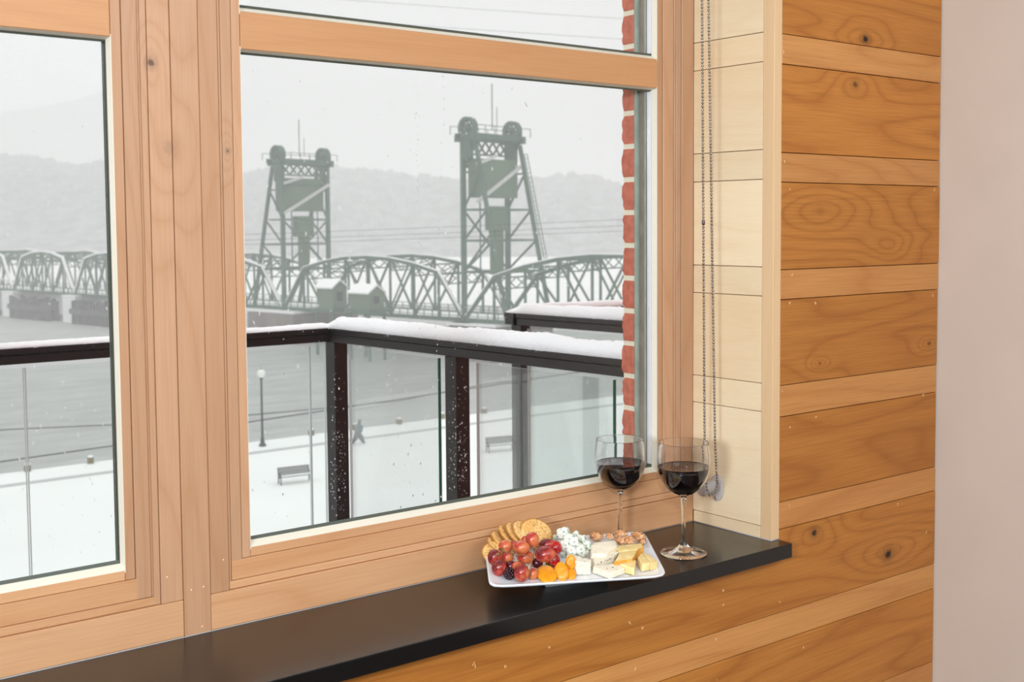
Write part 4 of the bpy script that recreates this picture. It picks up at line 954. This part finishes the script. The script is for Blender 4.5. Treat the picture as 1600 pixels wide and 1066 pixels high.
# ---------------------------------------------------------------- strawberries
def strawberry(px_, py_, h, r, axis, lb, leaf=False):
    q = onp(px_, py_, h); t = empty('strawberry', q, lb, 'strawberry'); ax = Vector(axis).normalized()
    Mq = ax.to_track_quat('Z', 'Y').to_matrix()
    f = lambda d: 1-.28*max(0, d.z)**1.5
    MB().ball(q, (r, r, r*1.25), 20, 14, fn=lambda d: 1-.25*max(0, d.z), M=Mq).build('fruit', M_STRAW, t)
    sd = MB()
    for i in range(60):
        th = math.acos(1-2*(i+.5)/60); ph = i*2.39996; d = Vector((math.sin(th)*math.cos(ph), math.sin(th)*math.sin(ph), math.cos(th))); k = 1-.25*max(0, d.z)
        sd.ball(q+Mq@Vector((d.x*r*k, d.y*r*k, d.z*r*1.25*k)), (.0004, .0004, .0006), 5, 4)
    tag(sd.build('seed', M_SEED, t), kind='stuff')
    if leaf:
        for k in range(5):
            a = k*1.25; b = q+Mq@Vector((0, 0, -r*1.15)); tip = b+Mq@Vector((math.cos(a)*r*.9, math.sin(a)*r*.9, -.002)); s_ = (Mq@Vector((-math.sin(a), math.cos(a), 0)))*r*.25; mid_ = (b+tip)/2+Mq@Vector((0, 0, -.002))
            up_ = Mq@Vector((0, 0, .0006))
            MB().add([b, mid_-s_, tip, mid_+s_, b+up_, mid_-s_+up_, tip+up_, mid_+s_+up_], [(3, 2, 1, 0), (4, 5, 6, 7), (0, 1, 5, 4), (1, 2, 6, 5), (2, 3, 7, 6), (3, 0, 4, 7)]).build('leaf', M_LEAF, t)
strawberry(*Z3(925, 475), .020, .0125, (.2, -.2, 1), 'upper strawberry, tucked between the grapes and the blue cheese')
strawberry(*Z3(905, 615), .014, .0125, (.8, .3, .5), 'lower strawberry with green leaves, above the leftmost apricot', True)
# ---------------------------------------------------------------- dried apricots
def apricot(x, y, rx, ry, h, ang, tilt, lb, seed):
    px_, py_ = Z3(x, y); q = onp(px_, py_, h); dep = (q-CAM).dot(cf); k = dep/F/7.2727
    nrm = (PN*(1-tilt)-cf*tilt).normalized(); a1 = (cr*math.cos(ang)+cu*math.sin(ang)); a1 = (a1-nrm*a1.dot(nrm)).normalized(); a2 = nrm.cross(a1)
    Ma = Matrix((a1, a2, nrm)).transposed(); fs_ = lambda v: max(.35, math.sqrt(max(0, 1-(v.dot(cf))**2)))
    f = lambda d: (1+.06*noise.noise(d*2.5+Vector((seed, 0, 0))))*(1-.25*math.exp(-((d.x)**2+(d.y)**2)*5) if d.z > 0 else 1)
    o = MB().ball(q, (rx*k/fs_(a1), ry*k/fs_(a2), .0050), 26, 14, fn=f, M=Ma).build('dried_apricot', M_APR, origin=q)
    tag(o, lb, 'apricot', 'dried apricots')
apricot(832, 780, 116, 72, .008, .35, .25, 'leftmost dried apricot, lying flat at the front of the plate', 1)
apricot(1000, 752, 80, 98, .012, .2, .6, 'round dried apricot leaning on the flat one, second from the left', 4)
apricot(1100, 650, 60, 90, .020, -.1, .9, 'small upright dried apricot, topmost of the four', 7)
apricot(1108, 778, 60, 44, .006, 0, .3, 'dried apricot half hidden under the upright one', 9)
# ---------------------------------------------------------------- crackers
def cracker(q, nrm, r, lb, seed):
    nrm = Vector(nrm).normalized(); Mq = nrm.to_track_quat('Z', 'Y').to_matrix(); t = empty('cracker', q, lb, 'cracker', 'round crackers leaning in a fan')
    n = 40; vs = []; fs = []; th = .0042
    rings = [(0, 1), (.3, 1), (.6, 1), (.85, .95), (.96, .7), (1.0, 0), (.96, -.7), (.85, -.95), (.4, -1), (0, -1)]
    mb = MB(); idx = []
    for (s, z) in rings:
        if s == 0: idx.append([len(vs)]*n); vs.append(q+Mq@Vector((0, 0, z*th/2))); continue
        idx.append(list(range(len(vs), len(vs)+n)))
        for k in range(n):
            a = 2*math.pi*k/n; rr_ = r*s*(1+.012*math.sin(a*14)+.012*noise.noise(Vector((math.cos(a)*2, math.sin(a)*2, seed))))
            vs.append(q+Mq@Vector((rr_*math.cos(a), rr_*math.sin(a), z*th/2+.0006*noise.noise(Vector((rr_*math.cos(a)*160, rr_*math.sin(a)*160, seed))))))
    for a, b in zip(idx, idx[1:]):
        for k in range(n):
            u = []
            for t_ in (a[k], a[(k+1) % n], b[(k+1) % n], b[k]):
                if t_ not in u: u.append(t_)
            if len(u) > 2: fs.append(tuple(u)[::-1])
    mb.add(vs, fs, True).build('biscuit', M_CRK, t)
    vs = []; e = MB(); ep = [q+Mq@Vector((r*1.0*math.cos(2*math.pi*k/n), r*1.0*math.sin(2*math.pi*k/n), 0)) for k in range(n)]
    e.tube(ep, .0014, 6, closed=True).build('toasted_edge', M_CRKE, t)
    hs = MB(); hb = MB(); rnd = random.Random(seed)
    for i in range(-3, 4):
        for j in range(-3, 4):
            x, y = i*r*.27+(j % 2)*r*.13, j*r*.25
            if x*x+y*y < (r*.85)**2: hs.ball(q+Mq@Vector((x, y, th/2+.0002)), (.0008, .0008, .0003), 6, 4, M=Mq)
    for _ in range(26):
        a = rnd.uniform(0, 6.28); s = r*.9*math.sqrt(rnd.random()); p_ = q+Mq@Vector((s*math.cos(a), s*math.sin(a), th/2+.0003)); b_ = rnd.uniform(0, 6.28); d = Mq@Vector((math.cos(b_), math.sin(b_), 0))*.0008
        hb.bar(p_-d, p_+d, .0004, .0004)
    tag(hs.build('docking_hole', M_HOLE, t), kind='stuff'); tag(hb.build('herb_fleck', M_HERB, t), kind='stuff')
cr_def = [((838, 833), .026, (-.10, -.66, .74), .0295, 'front-most cracker of the fan, its whole round face showing'),
          ((822, 834), .024, (.28, -.62, .74), .0285, 'second cracker of the fan, just behind the front one'),
          ((809, 836), .022, (.42, -.56, .72), .0280, 'third cracker of the fan, seen as a crescent'),
          ((797, 839), .020, (.46, -.50, .72), .0275, 'fourth cracker of the fan, seen as a crescent above the upper left grape'),
          ((787, 847), .016, (.40, -.46, .78), .0265, 'fifth cracker of the fan, behind the left grapes'),
          ((782, 855), .012, (.36, -.40, .84), .0265, 'sixth cracker of the fan, low at the left side of the plate'),
          ((776, 864), .010, (-.25, -.50, .80), .0245, 'leftmost cracker, sticking out over the left edge of the plate')]
for i, ((x, y), h, nn_, r, lb) in enumerate(cr_def): cracker(onp(x, y, h), nn_, r, lb, i*3+1)
# ---------------------------------------------------------------- cheeses
def lump(mb, h0, name, mt, parent=None, bev=.0018, label=None, cat=None, group=None, rough_=.0006, top=None):
    pass
def block(top, h, name, mt, label, group, cat='cheese', bev=.0016, jit=.0007, rind=None, rmat=None, lean=0, taper=1.03, seed=0):
    T = [onp(*Z4(x, y), h) for x, y in top]; c = sum(T, Vector())/len(T)
    t = empty(name, c-PN*h, label, cat, group)
    Bt = [c+(p_-c)*taper-PN*(h-.0018)+E1*lean for p_ in T]; n = len(T)
    if (T[1]-T[0]).cross(T[2]-T[1]).dot(PN) < 0: T = T[::-1]; Bt = Bt[::-1]; rev = True
    else: rev = False
    import bmesh
    me = bpy.data.meshes.new('wedge'); bm = bmesh.new()
    tv = [bm.verts.new(p_) for p_ in T]; bv = [bm.verts.new(p_) for p_ in Bt]
    bm.faces.new(tv); bm.faces.new(bv[::-1])
    for i in range(n): bm.faces.new((bv[i], bv[(i+1) % n], tv[(i+1) % n], tv[i]))
    bmesh.ops.bevel(bm, geom=list(bm.edges), offset=bev, segments=2, affect='EDGES', profile=.6)
    bmesh.ops.triangulate(bm, faces=[f for f in bm.faces if len(f.verts) > 4])
    bmesh.ops.subdivide_edges(bm, edges=[e for e in bm.edges if e.calc_length() > .005], cuts=3, use_grid_fill=True)
    bmesh.ops.triangulate(bm, faces=bm.faces)
    for v in bm.verts:
        v.co += Vector((noise.noise(v.co*150+Vector((seed, 0, 0))), noise.noise(v.co*150+Vector((0, seed+7, 0))), noise.noise(v.co*150+Vector((0, 3, seed)))))*jit
    for f in bm.faces: f.smooth = True
    bm.to_mesh(me); bm.free(); me.materials.append(mt)
    o = bpy.data.objects.new('wedge', me); COL.objects.link(o); o.parent = t; o.location = -t.location
    if rind:
        pts = [onp(*Z4(x, y), h) for x, y in rind]
        for a, b in zip(pts, pts[1:]):
            out = (b-a).cross(PN).normalized()
            if out.dot((a+b)/2-c) < 0: out = -out
            q_ = [a+out*.0009, b+out*.0009, b-out*.0006, a-out*.0006]
            vs_ = [v_+PN*.0003 for v_ in q_]+[c+(v_-c)*1.0-PN*(h-.0008)+(v_-c)*.03 for v_ in q_]
            r_ = MB().add(vs_, [(0, 1, 2, 3), (7, 6, 5, 4), (0, 4, 5, 1), (1, 5, 6, 2), (2, 6, 7, 3), (3, 7, 4, 0)]).build('rind', rmat, t, bevel=.0006, seg=2)
    return t
YG = 'pale yellow cheese pieces'
block([(818, 520), (850, 500), (1135, 470), (1160, 520), (1090, 548), (860, 578)], .019, 'cheese_wedge', M_YEL, 'pale yellow cheese wedge with orange rind, rearmost, just below the walnuts', YG, rind=[(1135, 470), (1160, 520), (1090, 548)], rmat=M_RIND, seed=1)
block([(868, 578), (1088, 556), (1022, 672), (800, 698)], .019, 'cheese_wedge', M_YEL, 'pale yellow cheese wedge with an orange rind along its front, amid the yellow pieces', YG, rind=[(1088, 556), (1022, 672), (800, 698)], rmat=M_RIND, seed=2)
block([(868, 726), (950, 700), (1072, 682), (1052, 788), (930, 750)], .015, 'cheese_chunk', M_YEL, 'pale yellow cheese chunk nearest the herb-flecked white slice', YG, seed=3)
block([(1092, 652), (1130, 600), (1160, 602), (1248, 718), (1150, 738)], .015, 'cheese_chunk', M_YEL, 'pale yellow cheese chunk in the middle of the front right trio', YG, seed=4)
block([(1165, 600), (1215, 600), (1348, 702), (1256, 728)], .015, 'cheese_chunk', M_YEL, 'rightmost pale yellow cheese chunk, nearest the plate corner', YG, seed=5)
WG = 'soft white cheese slices'
block([(505, 492), (560, 455), (820, 430), (838, 500), (700, 600), (512, 612)], .024, 'white_cheese_slice', M_BRIE, 'soft white cheese slice lying topmost, right of the blue cheese', WG, bev=.003, jit=.0014, seed=6)
block([(520, 648), (700, 590), (790, 552), (852, 585), (790, 640), (560, 732)], .018, 'white_cheese_slice', M_BRIE, 'soft white cheese slice with a speckled edge, middle of the three', WG, bev=.0022, jit=.0010, rind=[(852, 585), (790, 640), (560, 732)], rmat=M_BRIND, seed=7)
block([(530, 768), (620, 745), (830, 722), (936, 785), (750, 852)], .012, 'white_cheese_slice', M_BRIE, 'soft white cheese slice with a dark herb leaf on top, at the front', WG, bev=.002, jit=.0009, seed=8)
hq = onp(*Z4(778, 772), .0130); tag(MB().ball(hq, (.0022, .0010, .0005), 8, 5, M=PM).build('herb_leaf', M_LEAF, origin=hq), 'small dark green herb leaf lying on the front white cheese slice', 'herb')
block([(196, 628), (250, 608), (330, 618), (500, 680), (512, 712), (330, 712), (290, 680)], .024, 'crumbly_cheese_block', M_CRUMB, 'crumbly speckled white cheese block standing beside the dried apricots', None, bev=.0018, jit=.0018, taper=1.0, seed=9)
bl_ = [(168, 352, 88, .034, 'topmost blue cheese crumble, at the upper left of the heap'), (322, 372, 52, .028, 'small blue cheese crumble at the back of the heap, right of the top one'), (235, 425, 78, .030, 'blue cheese crumble just below the topmost one'),
       (385, 425, 66, .026, 'blue cheese crumble on the right rear of the heap'), (300, 470, 84, .028, 'large blue cheese crumble in the centre of the heap'), (190, 510, 84, .020, 'blue cheese crumble in the left middle of the heap, next to the strawberry'),
       (452, 505, 74, .020, 'blue cheese crumble at the right end of the heap, touching the white slice'), (385, 565, 84, .017, 'blue cheese crumble low in the front right of the heap'), (262, 565, 84, .015, 'blue cheese crumble low in the front left of the heap'),
       (60, 408, 46, .012, 'small flat blue cheese crumble beside the crackers'), (160, 590, 55, .008, 'blue cheese crumble at the foot of the heap, by the apricots')]
for i, (x, y, r, h, lb) in enumerate(bl_):
    q = onp(*Z4(x, y), h); r = r/8*(q-CAM).dot(cf)/F
    f = lambda d, s=i: 1+.30*noise.noise(d*1.6+Vector((s*3, 0, 0)))+.16*noise.noise(d*4.5+Vector((s, 4, 0)))+.05*noise.noise(d*11)
    tag(MB().ball(q, (r, r, r*.92), 32, 22, fn=f).build('blue_cheese_crumble', M_BLUE, origin=q), lb, 'cheese', 'blue cheese crumbles')
# ---------------------------------------------------------------- candied walnuts
wn = [(580, 388, 98, 56, .010, .3, 'candied walnut on its own, leftmost of the walnuts'), (752, 388, 66, 40, .008, -.1, 'flat candied walnut half, second from the left'), (880, 350, 92, 50, .016, .0, 'candied walnut resting on top at the back of the walnut heap'),
      (885, 445, 66, 56, .014, .5, 'candied walnut at the front left of the walnut heap'), (990, 440, 82, 58, .016, .6, 'candied walnut at the front middle of the walnut heap'), (1105, 385, 84, 64, .014, .2, 'rightmost candied walnut of the heap'), (1150, 450, 46, 40, .008, .2, 'small candied walnut piece at the lower right of the heap')]
for i, (x, y, rx, ry, h, an, lb) in enumerate(wn):
    q = onp(*Z4(x, y), h); k = (q-CAM).dot(cf)/F/8; a1 = (E1*math.cos(an)+E2*math.sin(an)); a2 = PN.cross(a1); Mw = Matrix((a1, a2, PN)).transposed()
    def f(d, s=i*5):
        w_ = noise.noise(d*2.2+Vector((s, 0, 0))); g_ = abs(noise.noise(Vector((d.x*3.2, d.y*3.2, d.z*3.2))+Vector((0, s, 1))))
        return .80+.35*w_+.75*g_-.22*math.exp(-(d.y*6)**2)
    tag(MB().ball(q, (rx*k*.95, max(ry*k*1.25, rx*k*.62), ry*k*.85), 36, 24, fn=f, M=Mw).build('candied_walnut', M_NUT, origin=q), lb, 'walnut', 'candied walnuts')

# ================================================================ water on the outside of the right window
M_DROP = glass_mat(); M_DROP.name = 'water'
dr = MB(); rnd = random.Random(3)
def drop(x, y, r, el=1.):
    q = aty(x, y, 1.6886); dr.ball(q, (r, r*.55, r*el), 8, 6)
for k in range(46):
    y = 150+k*8.4+rnd.uniform(-3, 3); drop(650+(y-150)*.022+rnd.uniform(-2.4, 2.4), y, rnd.choice((.0005, .0006, .0009)), rnd.uniform(.8, 1.8))
for k in range(60):
    y = 108+k*9+rnd.uniform(-3, 3); drop(690-(y-108)*.012+(4*math.sin(y*.01))+rnd.uniform(-2, 2), y, rnd.choice((.0005, .0006, .0010)), rnd.uniform(.8, 1.9))
for x, y in ((1077, 605), (1058, 668), (957, 735), (1143, 732), (1160, 945), (1245, 990), (1283, 960), (1005, 1035), (188, 945), (1090, 955), (200, 115), (920, 115), (1225, 195), (575, 210)):
    drop(400+x/4.44, 560+y/4.44, .0016, 1.3)
for x, y in ((649, 178), (707, 261), (641, 235), (755, 146), (907, 217), (420, 520), (443, 530), (711, 545), (745, 540), (480, 470), (606, 525)): drop(x, y, .0009, 1.1)
for _ in range(160): drop(rnd.uniform(395, 965), rnd.uniform(120, 760), rnd.choice((.0004, .0005, .0007)), rnd.uniform(.8, 1.5))
# wet fringe along the lower gasket
for k in range(150): x = 540+k*2.6+rnd.uniform(-1, 1); drop(x, 845.5-(x-394)*.192+rnd.uniform(-1.5, 1.2), rnd.choice((.0007, .001, .0013)))
tag(dr.build('water_drop', M_DROP, w2), kind='stuff')
for o in bpy.data.objects:
    if o.type == 'MESH' and not o.data.materials: o.data.materials.append(M_BEIGE)
